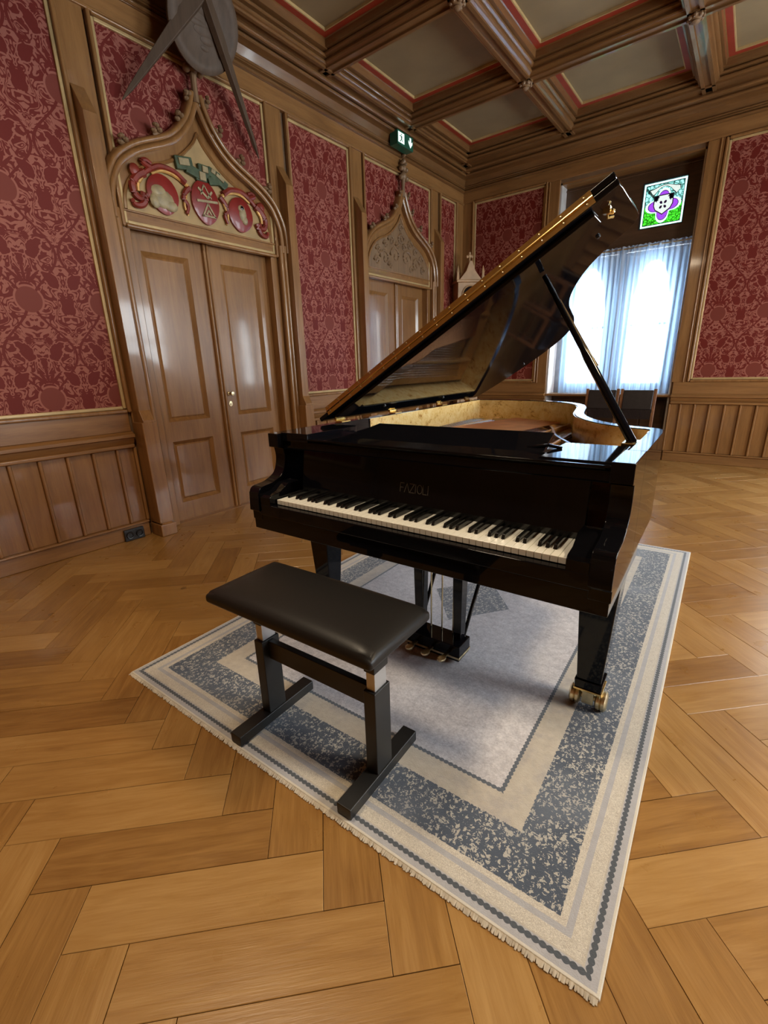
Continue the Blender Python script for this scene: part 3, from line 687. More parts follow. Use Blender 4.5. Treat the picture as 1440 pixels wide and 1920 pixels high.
# ------------------------------------------------------------------ ceiling: coffers, beams, cornice
ceiling = tag(MB().box(-.3, RX+.3, RY0-.3, .6, ZC+.012, 4.4).build('ceiling', 'wall_core', smooth=0), 'coffered oak ceiling', kind='structure')
BXS = [1.62+1.40*k for k in range(4)]; BYS = [-1.75-1.38*k for k in range(6)]
BP = [(.03, 3.915), (.03, 3.90), (.06, 3.90), (.06, 3.914), (.068, 3.92), (.084, 3.924), (.092, 3.934), (.09, 3.946), (.082, 3.955), (.082, 3.962), (.1, 3.964), (.114, 3.972), (.116, 3.984), (.104, 3.993), (.104, 3.999), (.136, 4.0), (.14, 4.05), (.148, 4.055), (.148, 4.10)]
BPP = [(-d, z) for d, z in reversed(BP)]+BP
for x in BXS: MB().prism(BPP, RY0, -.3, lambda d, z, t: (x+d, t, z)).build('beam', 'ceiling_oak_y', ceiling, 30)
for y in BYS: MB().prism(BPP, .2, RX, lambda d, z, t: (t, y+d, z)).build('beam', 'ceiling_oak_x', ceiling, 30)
def cornice(ofs, t0, t1, f, mat):
    k = ofs
    def roll(n, z, r): return [(n+r*math.cos(t), z+r*math.sin(t)) for t in (-1.9, -1.2, -.5, .2, .9)]
    P = [(0, 3.70), (.045, 3.70)]+roll(.05, 3.716, .014)+[(.045, 3.733), (.07, 3.737), (.07, 3.746), (.05, 3.752)]+roll(.06, 3.764, .012)+[(.058, 3.778), (.085, 3.838), (.098, 3.842)]
    P += roll(.1+k*.30, 3.862, .016)+[(.095+k*.32, 3.884)]+roll(.1+k*.62, 3.884, .018)+[(.095+k*.66, 3.915), (.105+k, 3.915), (.105+k, 3.90), (.135+k, 3.90), (.135+k, 3.916)]+roll(.145+k, 3.934, .016)
    P += [(.14+k, 3.955), (.165+k, 3.957)]+roll(.165+k, 3.972, .014)+[(.16+k, 3.992), (.21+k, 3.992), (.215+k, 4.05), (.222+k, 4.055), (.222+k, 4.10), (0, 4.10)]
    MB().prism(P, t0, t1, lambda n, z, t: f(t, n, z)).build('cornice', mat, ceiling, 30)
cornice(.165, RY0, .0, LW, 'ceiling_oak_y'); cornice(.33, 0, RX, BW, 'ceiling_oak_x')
xs = [(.222+.165, BXS[0]-.148)]+[(BXS[k]+.148, BXS[k+1]-.148) for k in range(3)]+[(BXS[3]+.148, RX)]
ysp = [(BYS[0]+.148, -.222-.33)]+[(BYS[k+1]+.148, BYS[k]-.148) for k in range(5)]+[(RY0, BYS[5]-.148)]
for x0, x1 in xs:
    for y0, y1 in ysp:
        if x1-x0 < .2 or y1-y0 < .2: continue
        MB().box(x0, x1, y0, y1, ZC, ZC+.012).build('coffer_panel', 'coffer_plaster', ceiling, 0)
        for w0, w1, z0, mt, nm in ((0, .052, 4.056, 'coffer_red', 'coffer_border'), (.052, .062, 4.058, 'gold_fillet', 'coffer_fillet')):
            m = MB(); m.box(x0+w0, x0+w1, y0+w0, y1-w0, z0, ZC); m.box(x1-w1, x1-w0, y0+w0, y1-w0, z0, ZC); m.box(x0+w1, x1-w1, y0+w0, y0+w1, z0, ZC); m.box(x0+w1, x1-w1, y1-w1, y1-w0, z0, ZC)
            m.build(nm, mt, ceiling, 0)
        cxx, cyy = (x0+x1)/2, (y0+y1)/2
        if not (1.7 < cxx < 5.6 and -8 < cyy < -2): continue
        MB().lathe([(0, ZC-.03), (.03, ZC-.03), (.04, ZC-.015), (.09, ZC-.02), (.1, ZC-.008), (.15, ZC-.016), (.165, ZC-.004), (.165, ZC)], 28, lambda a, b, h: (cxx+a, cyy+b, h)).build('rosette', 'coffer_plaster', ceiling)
for x in BXS:
    for y in BYS:
        m = MB(); m.lathe([(0, 3.845), (.02, 3.848), (.034, 3.858), (.03, 3.868), (.05, 3.878), (.058, 3.89), (.05, 3.9), (.062, 3.906), (.062, 3.925), (0, 3.925)], 14, lambda a, b, h: (x+a, y+b, h))
        for k in range(8): t = 2*math.pi*k/8; m.blob((x+.052*math.cos(t), y+.052*math.sin(t), 3.885), (.016, .016, .018), 6, 4)
        m.build('ceiling_boss', 'oak_carved', ceiling)

# ------------------------------------------------------------------ windows
def lancet_outline(cx, hw, z0, zs, za, n=9):
    pts = [(cx-hw, z0), (cx-hw, zs)]
    for k in range(1, n): t = k/n; pts.append((cx-hw*(1-t)**.5*(1 if t < .0 else 1)*math.cos(t*math.pi/2)**.35, zs+(za-zs)*math.sin(t*math.pi/2)))
    pts.append((cx, za)); R_ = [(2*cx-a, z) for a, z in reversed(pts[:-1])]
    return pts+R_
def window_back(num, wo, label):
    x0, x1 = wo[0], wo[1]; xc = (x0+x1)/2; f = lambda a, n, z: (a, -n, z)
    Wn = tag(empty('window_%d' % num, (0, 0, 0)), label, kind='structure')
    # reveals
    for s, e in ((0, x0), (1, x1)):
        m = MB(); wbox(m, f, e-(0 if s == 0 else .02), e+(.02 if s == 0 else 0), -.34, .0, .0, 3.52); m.build('reveal', 'glare_reveal', Wn, 0)
    m = MB(); wbox(m, f, x0, x1, -.34, 0, 3.5, 3.52); m.build('head', 'oak_along_x', Wn, 0)
    m = MB(); wbox(m, f, x0-.02, x1+.02, -.3, .035, .815, .845); m.build('sill', 'oak_along_x', Wn, 0, bevel=.008)
    m = MB(); wbox(m, f, x0+.02, x1-.02, -.28, -.24, 0, .815); m.build('under_sill_board', 'oak_dark', Wn, 0)
    for k in range(5): 
        m = MB(); a = x0+.05+k*(x1-x0-.1)/5; wbox(m, f, a+.012, a+(x1-x0-.1)/5-.012, -.24, -.225, .13, .76); m.build('niche_board', 'oak_dark', Wn, 0, bevel=.005)
    # boarded head with two stained panes, built around the openings
    p0, p1, zb, zt = .165, .62, 2.862, 3.348; N0, N1 = -.24, -.2
    m = MB()
    for a0, a1, b0, b1 in ((x0, x1, 2.62, zb), (x0, x1, zt, 3.5), (x0, xc-p1, zb, zt), (xc-p0, xc+p0, zb, zt), (xc+p1, x1, zb, zt)): wbox(m, f, a0, a1, N0, N1, b0, b1)
    m.build('head_board', 'oak_dark', Wn, 0)
    m = MB(); wbox(m, f, x0, x1, N1, N1+.03, 2.66, 2.69); m.build('head_rail', 'oak_dark', Wn, 0, bevel=.006)
    m = MB(); wbox(m, f, x0, x1, N1, N1+.022, 3.455, 3.475); m.build('head_rail', 'oak_dark', Wn, 0, bevel=.006)
    for s in (-1, 1):
        cx = xc+s*(p0+p1)/2; hw = (p1-p0)/2; cz = (zb+zt)/2; hh = (zt-zb)/2
        P = tag(empty('stained_pane'), kind=None); P.parent = Wn
        gp = lambda n0, n1: (lambda a, z, n: f(cx+a*hw, (n0, n1)[int(n)], cz+z*hh))
        def piece(nm, poly, mt, n0=-.226, n1=-.222): MB().prism(poly, 0, 1, gp(n0, n1)).build(nm, mt, P, 0)
        def ring(nm, out, inn, mt, n0=-.226, n1=-.220):
            k = len(out); vs = [gp(n0, n1)(a, z, 0) for a, z in out]+[gp(n0, n1)(a, z, 0) for a, z in inn]+[gp(n0, n1)(a, z, 1) for a, z in out]+[gp(n0, n1)(a, z, 1) for a, z in inn]
            fs = []
            for i in range(k):
                j = (i+1) % k; fs += [(i, j, k+j, k+i), (2*k+j, 2*k+i, 3*k+i, 3*k+j), (j, i, 2*k+i, 2*k+j), (k+i, k+j, 3*k+j, 3*k+i)]
            MB().add(vs, fs).build(nm, mt, P, 0)
        sq = lambda r: [(-r, -r), (r, -r), (r, r), (-r, r)]
        ring('pane_border', sq(1.0), sq(.9), 'glass_rim'); ring('lead_line', sq(.9), sq(.875), 'lead', -.228, -.216)
        # quatrefoil (violet), with light band around; ground teal above, green below
        def quat(r):
            o = []
            for k in range(48):
                t = 2*math.pi*k/48; lob = abs(math.cos(2*t)); rr = r*(.45+.39*lob**1.4); o.append((math.cos(t)*rr*1.0, math.sin(t)*rr*.92-.08))
            return o
        Qo, Qi = quat(1.0), quat(.86)
        def sqp(t):
            c, s_ = math.cos(t), math.sin(t); k = .875/max(abs(c), abs(s_)); return (c*k, s_*k)
        def fan(idx, f0, f1, nm, mt, n0=-.226, n1=-.222):
            L_ = lambda k, f_: tuple(Qo[k % 48][m]+(sqp(2*math.pi*(k % 48)/48)[m]-Qo[k % 48][m])*f_ for m in (0, 1))
            piece(nm, [L_(k, f1) for k in idx]+[L_(k, f0) for k in reversed(idx)], mt, n0, n1)
        fan(range(24, 49), 0, 1, 'pane_ground', 'glass_green')
        fan(range(0, 6), 0, 1, 'pane_ground', 'glass_teal'); fan(range(18, 25), 0, 1, 'pane_ground', 'glass_teal')
        fan(range(5, 20), .0, .3, 'pane_ground', 'glass_teal'); fan(range(5, 20), .34, .68, 'pane_ribbon', 'glass_white'); fan(range(5, 20), .72, 1, 'pane_ground', 'glass_teal')
        fan(range(5, 20), .3, .34, 'lead_line', 'lead', -.228, -.216); fan(range(5, 20), .68, .72, 'lead_line', 'lead', -.228, -.216)
        ring('pane_band', Qo, Qi, 'glass_rim'); ring('lead_line', Qi, quat(.83), 'lead', -.228, -.216)
        sh = [(-.43, .36), (.43, .36), (.43, -.06), (.34, -.24), (0, -.46), (-.34, -.24), (-.43, -.06)]
        def shp(t):
            d = Vector((math.cos(t), math.sin(t))); best = .3
            for k in range(len(sh)):
                p, q = Vector(sh[k]), Vector(sh[(k+1) % len(sh)]); e = q-p; den = d.x*e.y-d.y*e.x
                if abs(den) < 1e-9: continue
                r_ = (p.x*e.y-p.y*e.x)/den; u_ = (p.x*d.y-p.y*d.x)/den
                if r_ > 0 and -1e-6 <= u_ <= 1+1e-6: best = r_
            return (d.x*best, d.y*best)
        ring('pane_foil', quat(.83), [shp(2*math.pi*k/48) for k in range(48)], 'glass_violet')
        piece('pane_shield', [(a, z-.0) for a, z in sh], 'glass_white')
        ring('lead_line', [(a*1.08, z*1.08-.0) for a, z in sh], [(a*.99, z*.99) for a, z in sh], 'lead', -.222, -.212)
        mir = lambda P_: [(-x_, z_) for x_, z_ in P_]
        br = [(-.36, .3), (-.2, .3), (-.2, .26), (-.31, .26), (-.31, .1), (-.36, .1)]
        pet = lambda an: [(math.cos(an+d_)*r_, math.sin(an+d_)*r_-.05) for r_, d_ in ((.05, 0), (.13, .45), (.2, .25), (.22, 0), (.2, -.25), (.13, -.45))]
        for q in (br, mir(br), pet(.785), pet(2.356), pet(3.927), pet(5.498)):
            piece('shield_charge', q, 'glass_violet', -.2135, -.211)
        ring('lead_line', sq(1.0), [(a*1.06, z*1.05) for a, z in sq(1.0)], 'lead', -.24, -.198)
    # two pointed lights under the head board
    for s in (-1, 1):
        cx = xc+s*.385; O = lancet_outline(cx, .235, .98, 1.95, 2.5)
        outer = [(cx-.385, .845), (cx-.385, 2.62), (cx+.385, 2.62), (cx+.385, .845)]
        # board with pointed opening = left and right halves
        for sg in (-1, 1):
            hf = O[:len(O)//2+1] if sg < 0 else O[len(O)//2:]
            if sg < 0: poly = [(cx, .845), (cx-.385, .845), (cx-.385, 2.62), (cx, 2.62)]+hf[::-1]+[(cx, .98)]
            else: poly = [(cx, .98)]+hf[::-1]+[(cx, 2.62), (cx+.385, 2.62), (cx+.385, .845), (cx, .845)]
            MB().prism(poly, -.33, -.26, lambda a, z, n: f(a, n, z)).build('lancet_frame', 'stone', Wn, 0)
        MB().prism(O, -.31, -.304, lambda a, z, n: f(a, n, z)).build('pane', 'window_glass', Wn, 0)
        m = MB(); wbox(m, f, cx-.265, cx+.265, -.315, -.295, 1.72, 1.745); m.build('glazing_bar', 'stone', Wn, 0)
    m = MB(); wbox(m, f, xc-.05, xc+.05, -.32, -.22, .845, 2.62); m.build('mullion', 'stone', Wn, 0, bevel=.01)
    return Wn
window_1 = window_back(1, WO, 'recessed window with two pointed lights and stained panes above')
window_2 = window_back(2, W2, 'recessed window beyond the right damask panel')
for k, yy in enumerate((-1.6, -4.4)):
    Wn = tag(empty('window_%d' % (3+k)), 'tall window in the right wall', kind='structure')
    m = MB()
    for a in (-.8, -.03, .74): m.box(RX+.2, RX+.26, yy+a, yy+a+.06, .85, 2.85)
    for z in (.85, 2.0, 2.79): m.box(RX+.2, RX+.26, yy-.8, yy+.8, z, z+.06)
    m.build('frame', 'oak_upright', Wn, 0); MB().box(RX+.225, RX+.231, yy-.79, yy+.79, .88, 2.82).build('pane', 'window_glass', Wn, 0)

def curtain(name, x0, x1, label):
    n = 260; rows = 14; vs = []; z0, z1 = .85, 2.66
    for j in range(rows):
        t = j/(rows-1); z = z1+(z0-z1)*t
        for i in range(n):
            s = i/(n-1); x = x0+(x1-x0)*s
            a = (.013+.014*t)*math.sin(s*2*math.pi*23+1.3*math.sin(s*9))+.008*math.sin(s*2*math.pi*11+2+t)
            zz = z+(.012*abs(math.sin(s*math.pi*30)) if j == 0 else 0)
            vs.append((x+.006*math.sin(s*90+t*3), .105+a, zz))
    fs = [(j*n+i, j*n+i+1, (j+1)*n+i+1, (j+1)*n+i) for j in range(rows-1) for i in range(n-1)]
    C_ = tag(empty(name, ((x0+x1)/2, .1, z0)), label, 'curtain')
    m = MB(); m.add([(x-(x0+x1)/2, y-.1, z-z0) for x, y, z in vs], fs); m.build('sheer', 'sheer_cloth', C_, 180)
    MB().tube([((x0-x1)/2-.02, 0, z1-z0-.02), ((x1-x0)/2+.02, 0, z1-z0-.02)], .008, 8).build('rod', 'brass_worn', C_)
    return C_
curtain('curtain', WO[0]+.14, WO[1]-.02, 'white sheer gathered curtain in the window behind the piano')

# ------------------------------------------------------------------ exit sign, divider ornament, clock, outlet, chairs
ES = tag(empty('exit_sign', (.17, -1.775, 3.735)), 'green emergency exit sign with running figure and down arrow', 'exit sign')
MB().box(-.075, .035, -.168, .15, -.012, .128).build('case', 'sign_green', ES, 0, bevel=.004)
def sp(poly, nm='pictogram', mt='sign_light', n=.0365): MB().prism(poly, .034, n, lambda a, z, t: (t, a, z)).build(nm, mt, ES, 0)
sp([(-.155, .01), (-.035, .01), (-.035, .11), (-.155, .11)], 'door_pictogram')
for poly in ([(-.1, .085), (-.088, .085), (-.088, .098), (-.1, .098)], [(-.115, .08), (-.08, .075), (-.085, .045), (-.1, .05), (-.105, .07)], [(-.1, .05), (-.085, .045), (-.065, .03), (-.075, .025)], [(-.1, .05), (-.09, .045), (-.11, .02), (-.13, .02), (-.13, .026), (-.113, .028)], [(-.115, .08), (-.135, .07), (-.13, .065), (-.112, .073)]):
    sp(poly, 'runner_pictogram', 'sign_green', .038)
sp([(.075, .11), (.105, .11), (.105, .06), (.13, .08), (.13, .055), (.09, .01), (.05, .055), (.05, .08), (.075, .06)], 'arrow_pictogram')

CO = tag(empty('compass_ornament', (.36, Y1-.03, 3.84)), 'large dusty wooden pair of dividers with a round disc above the coat of arms', 'ornament')
def leg(tip, w0, nm):
    a = Vector((0, 0, 0)); b = Vector(tip); d = (b-a).normalized(); out = Vector((.9, 0, .42)).normalized(); x = d.cross(out).normalized(); o2 = x.cross(d).normalized()
    vs = []
    for p, w, th in ((a-d*.08, w0, .025), (a+d*.12, w0*1.05, .025), (b-d*.1, w0*.32, .014), (b, .004, .004)):
        for sx, so in ((-1, -1), (1, -1), (1, 1), (-1, 1)): vs.append(p+x*sx*w+o2*so*th)
    fs = [(k*4+i, k*4+(i+1) % 4, k*4+4+(i+1) % 4, k*4+4+i) for k in range(3) for i in range(4)]+[(3, 2, 1, 0), (12, 13, 14, 15)]
    MB().add(vs, fs).build(nm, 'ornament_wood', CO, 0, bevel=.005)
leg((-.29, -.555, -.74), .045, 'divider_leg'); leg((-.29, .605, -.765), .055, 'divider_leg')
nrm = Vector((.9, 0, -.42)).normalized(); e1 = Vector((0, 1, 0)); e2 = nrm.cross(e1)
dc = Vector((-.07, .03, -.15))
MB().lathe([(0, -.02), (.265, -.02), (.28, -.01), (.28, .01), (.26, .02), (.215, .018), (.2, .008), (0, .008)], 48, lambda a, b, h: dc+e1*a+e2*b+nrm*h).build('disc', 'ornament_wood', CO, 40)
m = MB()
for a, b, ra, rb in ((0, -.05, .09, .03), (.03, -.09, .06, .025), (-.05, -.02, .07, .02), (.05, .0, .05, .03), (-.02, .06, .08, .03), (.02, -.135, .04, .018)): m.blob((a, b, .008), (ra, rb, .007), 10, 5, lambda p, q, r: dc+e1*p+e2*q+nrm*r)
m.build('disc_carving', 'ornament_wood', CO)

CK = tag(empty('longcase_clock', (.262, -.262, 0), math.pi/4), 'tall pale wooden clock with gothic gable and dark round dial in the room corner', 'clock'); CK.scale = (1, 1, 1.018)
# local frame: front faces -y after 45 degree turn
MB().box(-.2, .2, -.12, .13, 0, .5).build('plinth_case', 'clock_wood', CK, 0, bevel=.008)
MB().box(-.165, .165, -.095, .13, .5, 1.95).build('trunk', 'clock_wood', CK, 0, bevel=.006)
MB().box(-.12, .12, -.108, -.095, .62, 1.85).build('trunk_door', 'clock_wood', CK, 0, bevel=.008)
MB().box(-.19, .19, -.12, .13, 1.95, 2.40).build('hood', 'clock_wood', CK, 0, bevel=.006)
MB().box(-.215, .215, -.14, .13, 2.40, 2.435).build('hood_cornice', 'clock_wood', CK, 0, bevel=.01)
MB().lathe([(0, -.004), (.13, -.004), (.13, -.014), (.115, -.018), (.11, -.008), (0, -.008)], 32, lambda a, b, h: (a, -.12+h, 2.235+b)).build('dial_bezel', 'clock_wood', CK)
MB().lathe([(0, -.012), (.11, -.01), (.11, -.006), (0, -.006)], 32, lambda a, b, h: (a, -.12+h, 2.235+b)).build('dial', 'glass_black', CK)
m = MB(); m.box(-.004, .004, -.136, -.133, 2.235, 2.31); m.box(-.006, .006, -.1375, -.136, 2.18, 2.24); m.build('clock_hands', 'brass_worn', CK, 0)
MB().prism([(-.17, 2.435), (.17, 2.435), (.07, 2.55), (.02, 2.68), (-.02, 2.68), (-.07, 2.55)], -.12, .05, lambda a, z, t: (a, t, z)).build('gable', 'clock_wood', CK, 0, bevel=.006)
for a in (-.19, .19):
    m = MB(); m.taper((a, -.1, 2.435), (.02, .02), (a, -.1, 2.53), (.014, .014)); m.taper((a, -.1, 2.53), (.02, .02), (a, -.1, 2.62), (.002, .002)); m.build('pinnacle', 'clock_wood', CK, 0)
m = MB(); m.tube([(0, -.04, 2.66), (0, -.04, 2.74)], .014, 8)
for a, z, r in ((0, 2.755, .03), (-.035, 2.745, .022), (.035, 2.745, .022), (0, 2.79, .018)): m.blob((a, -.04, z), (r, r*.8, r), 8, 5)
m.build('finial', 'clock_wood', CK)

PO = tag(empty('power_outlet', (.036, -5.52, .045)), 'black double power outlet on the skirting left of the nearer door', 'outlet')
MB().box(0, .022, -.078, .078, -.044, .05).build('plate', 'black_plastic', PO, 0, bevel=.004)
for s in (-1, 1): MB().lathe([(0, .003), (.018, .003), (.02, .012), (.027, .014), (.03, 0), (0, 0)], 18, lambda a, b, h: (.022+h, s*.038+a, .003+b)).build('socket', 'black_plastic', PO)

def chair(loc, rz, label):
    Cq = tag(empty('leather_chair', loc, rz), label, 'chair', 'leather backed chairs under the window')
    # local: front -y ; back at +y
    MB().box(-.19, .19, -.2, .2, .42, .475).build('seat', 'chair_leather', Cq, 0, bevel=.015)
    MB().box(-.195, .195, -.2, .165, .37, .42).build('seat_frame', 'chair_wood', Cq, 0, bevel=.005)
    MB().prism([(.175, .68), (.205, .68), (.24, .915), (.21, .92)], -.17, .17, lambda y, z, t: (t, y, z)).build('backrest', 'chair_leather', Cq, 0, bevel=.008)
    m = MB()
    for k in range(36): a = -.175+.35*k/35; m.box(a-.0035, a+.0035, .185, .195, .56, .685)
    o = m.build('back_fringe', 'chair_leather', Cq, 0); o['kind'] = 'stuff'
    for s in (-1, 1):
        MB().prism([(.165, 0), (.205, 0), (.2, .45), (.25, .93), (.215, .935), (.165, .45)], s*.188-.018, s*.188+.018, lambda y, z, t: (t, y, z)).build('back_leg', 'chair_wood', Cq, 0, bevel=.005)
        MB().taper((s*.185, -.18, 0), (.014, .014), (s*.185, -.18, .4), (.021, .021)).build('front_leg', 'chair_wood', Cq, 0, bevel=.004)
        MB().box(s*.19-.01, s*.19+.01, -.17, .17, .14, .17).build('stretcher', 'chair_wood', Cq, 0)
    MB().box(-.185, .185, -.01, .01, .145, .165).build('stretcher', 'chair_wood', Cq, 0)
    return Cq
chair((2.318, -.55, 0), .0, 'dark leather chair under the window, the one farther from the right damask panel')
chair((2.742, -.55, 0), .0, 'dark leather chair under the window, the one nearer the right damask panel')

# ------------------------------------------------------------------ rug
RUG = tag(empty('rug', (1.832, -6.3727, 0), .0306), 'pale distressed rug with slate blue borders under the piano', 'rug')
MB().box(0, RW, 0, RL, .001, .011).build('pile', 'rug_wool', RUG, 0, bevel=.003, uvf=lambda co: (co.x, co.y))
m = MB()
for ex, sg in ((0, -1), (RL, 1)):
    k = 0; x = .004
    while x < RW-.004:
        L = random.uniform(.006, .012); w = .0021; dx = random.uniform(-.003, .003); z1 = random.uniform(.0015, .004)
        y0, y1 = ex-sg*.002, ex+sg*L
        m.add([(x-w, y0, .010), (x+w, y0, .010), (x+dx+w, y1, z1), (x+dx-w, y1, z1), (x-w, y0, .006), (x+w, y0, .006), (x+dx+w, y1, z1-.0015), (x+dx-w, y1, z1-.0015)], [(0, 1, 2, 3), (7, 6, 5, 4), (0, 3, 7, 4), (1, 5, 6, 2), (3, 2, 6, 7)])
        x += random.uniform(.0024, .0034)
o = m.build('fringe', 'fringe_wool', RUG, 0); o['kind'] = 'stuff'

# ------------------------------------------------------------------ grand piano (local frame: u along the keys, v towards the tail)
PZ = .011
PA = .0345
PIANO = tag(empty('grand_piano', (2.266, -5.806, 0), PA), 'black lacquered concert grand piano with its lid raised', 'piano')
UL, UR, ZT, ZB = -.135, 1.357, 1.013, .655
outl = [(UR, .3), (UR, .55), (UR, .78)]
curve = spline([(UR, .78), (1.352, .855), (1.315, .905), (1.235, .94), (1.13, 1.02), (1.04, 1.14), (.965, 1.29), (.915, 1.45), (.882, 1.62), (.848, 1.8), (.79, 1.98), (.69, 2.13), (.55, 2.23), (.36, 2.30), (.15, 2.335), (0, 2.335), (-.1, 2.325), (UL, 2.28)], 6)
path = [(UR, .32), (UR, .5)]+curve+[(UL, 1.6), (UL, .8), (UL, .32)]
def offset(P, d):
    out = []; n = len(P)
    for i, p in enumerate(P):
        a = P[max(0, i-1)]; b = P[min(n-1, i+1)]; t = Vector((b[0]-a[0], b[1]-a[1])).normalized(); out.append((p[0]-t.y*d, p[1]+t.x*d))
    return out
inn = offset(path, .05)
z3 = lambda P, z: [(a, b, z) for a, b in P]
rim = MB().strip(z3(path, ZB), z3(inn, ZB), z3(path, ZT), z3(inn, ZT)).build('rim', 'lacquer', PIANO, 40, bevel=.004, seg=2)
lin0, lin1 = offset(path, .0495), offset(path, .056)
k0 = 2
MB().strip(z3(lin0[k0:-1], .80), z3(lin1[k0:-1], .80), z3(lin0[k0:-1], ZT-.004), z3(lin1[k0:-1], ZT-.004)).build('inner_rim', 'burl_veneer', PIANO, 40)
body = offset(path, .04)
MB().prism(body, .66, .80, lambda a, b, z: (a, b, z)).build('soundboard', 'soundboard_wood', PIANO, 0)
pl = [p for p in offset(path, .075) if p[1] > .48]; pl = [(1.28, .5)]+pl+[(-.06, .5)]
plate = MB().prism(pl, .845, .86, lambda a, b, z: (a, b, z)).build('iron_frame', 'gold_plate', PIANO, 0, bevel=.004)
for (a0, b0), (a1, b1) in (((.1, .55), (.12, 2.2)), ((.38, .55), (.48, 2.15)), ((.66, .55), (.72, 1.95)), ((.9, .55), (.84, 1.55)), ((1.12, .55), (.98, 1.2))):
    m = MB(); d = Vector((b1-b0, -(a1-a0))).normalized()*.014
    m.add([(a0-d.x, b0-d.y, .86), (a0+d.x, b0+d.y, .86), (a1+d.x, b1+d.y, .86), (a1-d.x, b1-d.y, .86), (a0-d.x*.6, b0-d.y*.6, .905), (a0+d.x*.6, b0+d.y*.6, .905), (a1+d.x*.6, b1+d.y*.6, .89), (a1-d.x*.6, b1-d.y*.6, .89)],
          [(0, 3, 2, 1), (4, 5, 6, 7), (0, 1, 5, 4), (1, 2, 6, 5), (2, 3, 7, 6), (3, 0, 4, 7)]); m.build('frame_bar', 'gold_plate', plate, 0, bevel=.004)
MB().box(-.05, 1.27, .5, .60, .86, .9).build('pin_block', 'gold_plate', plate, 0, bevel=.006)
m = MB()
for k in range(70):
    a0 = .02+k*.0175; t = k/69
    v1 = 2.15-1.0*t**1.15 if t < .9 else 1.2-.9*(t-.9); a1 = a0-.02
    m.tube([(a0, .6, .90), (a1, max(.8, v1)-.06, .888)], .0016, 4)
o = m.build('treble_strings', 'steel_string', plate, 0); o['kind'] = 'stuff'
m = MB()
for k in range(44):
    a0 = .03+k*.011; m.tube([(a0, .6, .922), (a0+.30*(1-.4*k/44), 2.02-.004*k, .905)], .003, 5)
o = m.build('bass_strings', 'copper', plate, 0); o['kind'] = 'stuff'
m = MB(); m.tube(spline([(.15, 2.02, .885), (.45, 1.98, .885), (.66, 1.72, .885), (.8, 1.35, .885), (1.0, 1.0, .885)], 6), .014, 6); m.build('bridge', 'soundboard_wood', plate)
for k in range(30):
    if k % 1 == 0:
        a0 = .05+k*.04; MB().box(a0-.006, a0+.006, .70-.002*k, .76-.002*k, .905, .945).build('damper', 'ebony', plate, 0)
# cheeks, keybed, keyslip, fallboard
chk = [(.10, 1.013), (.10, .952), (.128, .945), (.134, .905), (.126, .862), (.105, .828), (.05, .803), (-.02, .793), (-.04, .768), (-.045, .69), (-.03, .682), (-.03, .645), (.32, .645), (.32, 1.013)]
c2 = chk[:2]+spline(chk[2:9], 4)+chk[9:]
for u0, u1 in ((UL, UL+.062), (UR-.062, UR)): MB().prism(c2, u0, u1, lambda v, z, t: (t, v, z)).build('cheek', 'lacquer', PIANO, 30, bevel=.003)
for u0, u1 in ((UL+.062, -.006), (1.231, UR-.062)):
    MB().prism([(-.035, .70), (-.035, .755), (-.025, .765), (.03, .772), (.08, .80), (.15, .80), (.15, .70)], u0, u1, lambda v, z, t: (t, v, z)).build('key_block', 'lacquer', PIANO, 30, bevel=.002)
MB().box(UL+.004, UR-.004, -.028, .5, .60, .672).build('keybed', 'lacquer', PIANO, 0, bevel=.004)
MB().box(UL+.055, UR-.055, -.036, -.006, .672, .722).build('keyslip', 'lacquer', PIANO, 0, bevel=.004)
MB().prism([(.166, .764), (.188, .764), (.216, .945), (.194, .945)], -.006, 1.231, lambda v, z, t: (t, v, z)).build('fallboard', 'lacquer', PIANO, 0, bevel=.002)
FB = PIANO.children[-1]
MB().box(-.006, 1.231, .166, .172, .744, .766).build('name_felt', 'ebony', FB, 0)
MB().prism([(.10, .945), (.145, .935), (.14, .95), (.128, .955), (.128, .962), (.115, .968), (.108, .985), (.10, .988), (.10, .995), (.3, .995), (.3, .945)], UL+.062, UR-.062, lambda v, z, t: (t, v+.03, z)).build('front_rail', 'lacquer', PIANO, 30, bevel=.001)
# lettering on the fallboard, drawn stroke by stroke
def strokes(word, u0, z0, h, w, gap):
    G = {'F': [((0, 0), (0, 1)), ((0, 1), (.75, 1)), ((0, .5), (.6, .5))], 'A': [((0, 0), (.5, 1)), ((.5, 1), (1, 0))], 'Z': [((0, 1), (.9, 1)), ((.9, 1), (0, 0)), ((0, 0), (.9, 0))],
         'I': [((.15, 0), (.15, 1))], 'O': [((.5+.5*math.cos(t*math.pi/6), .5+.5*math.sin(t*math.pi/6)), (.5+.5*math.cos((t+1)*math.pi/6), .5+.5*math.sin((t+1)*math.pi/6))) for t in range(12)], 'L': [((0, 1), (0, 0)), ((0, 0), (.7, 0))]}
    wd = {'F': .7, 'A': .9, 'Z': .85, 'I': .3, 'O': 1.0, 'L': .65}; u = u0; m = MB()
    for ch in word:
        for (a, b), (c, d) in G[ch]:
            p = Vector((u+a*w, z0+b*h)); q = Vector((u+c*w, z0+d*h)); dd = (q-p).normalized(); nn = Vector((-dd.y, dd.x))*.0013; p -= dd*.001; q += dd*.001
            fv = lambda z: .166+(z-.764)*.1547-.0012
            m.prism([tuple(p+nn), tuple(q+nn), tuple(q-nn), tuple(p-nn)], 0, .0012, lambda a_, z_, t: (a_, fv(z_)+t*.9, z_))
        u += (wd[ch])*w+gap
    return m, u
lm, ue = strokes('FAZIOLI', .535, .812, .034, .0225, .004)
lm.build('lettering', 'letter_brass', FB, 0)
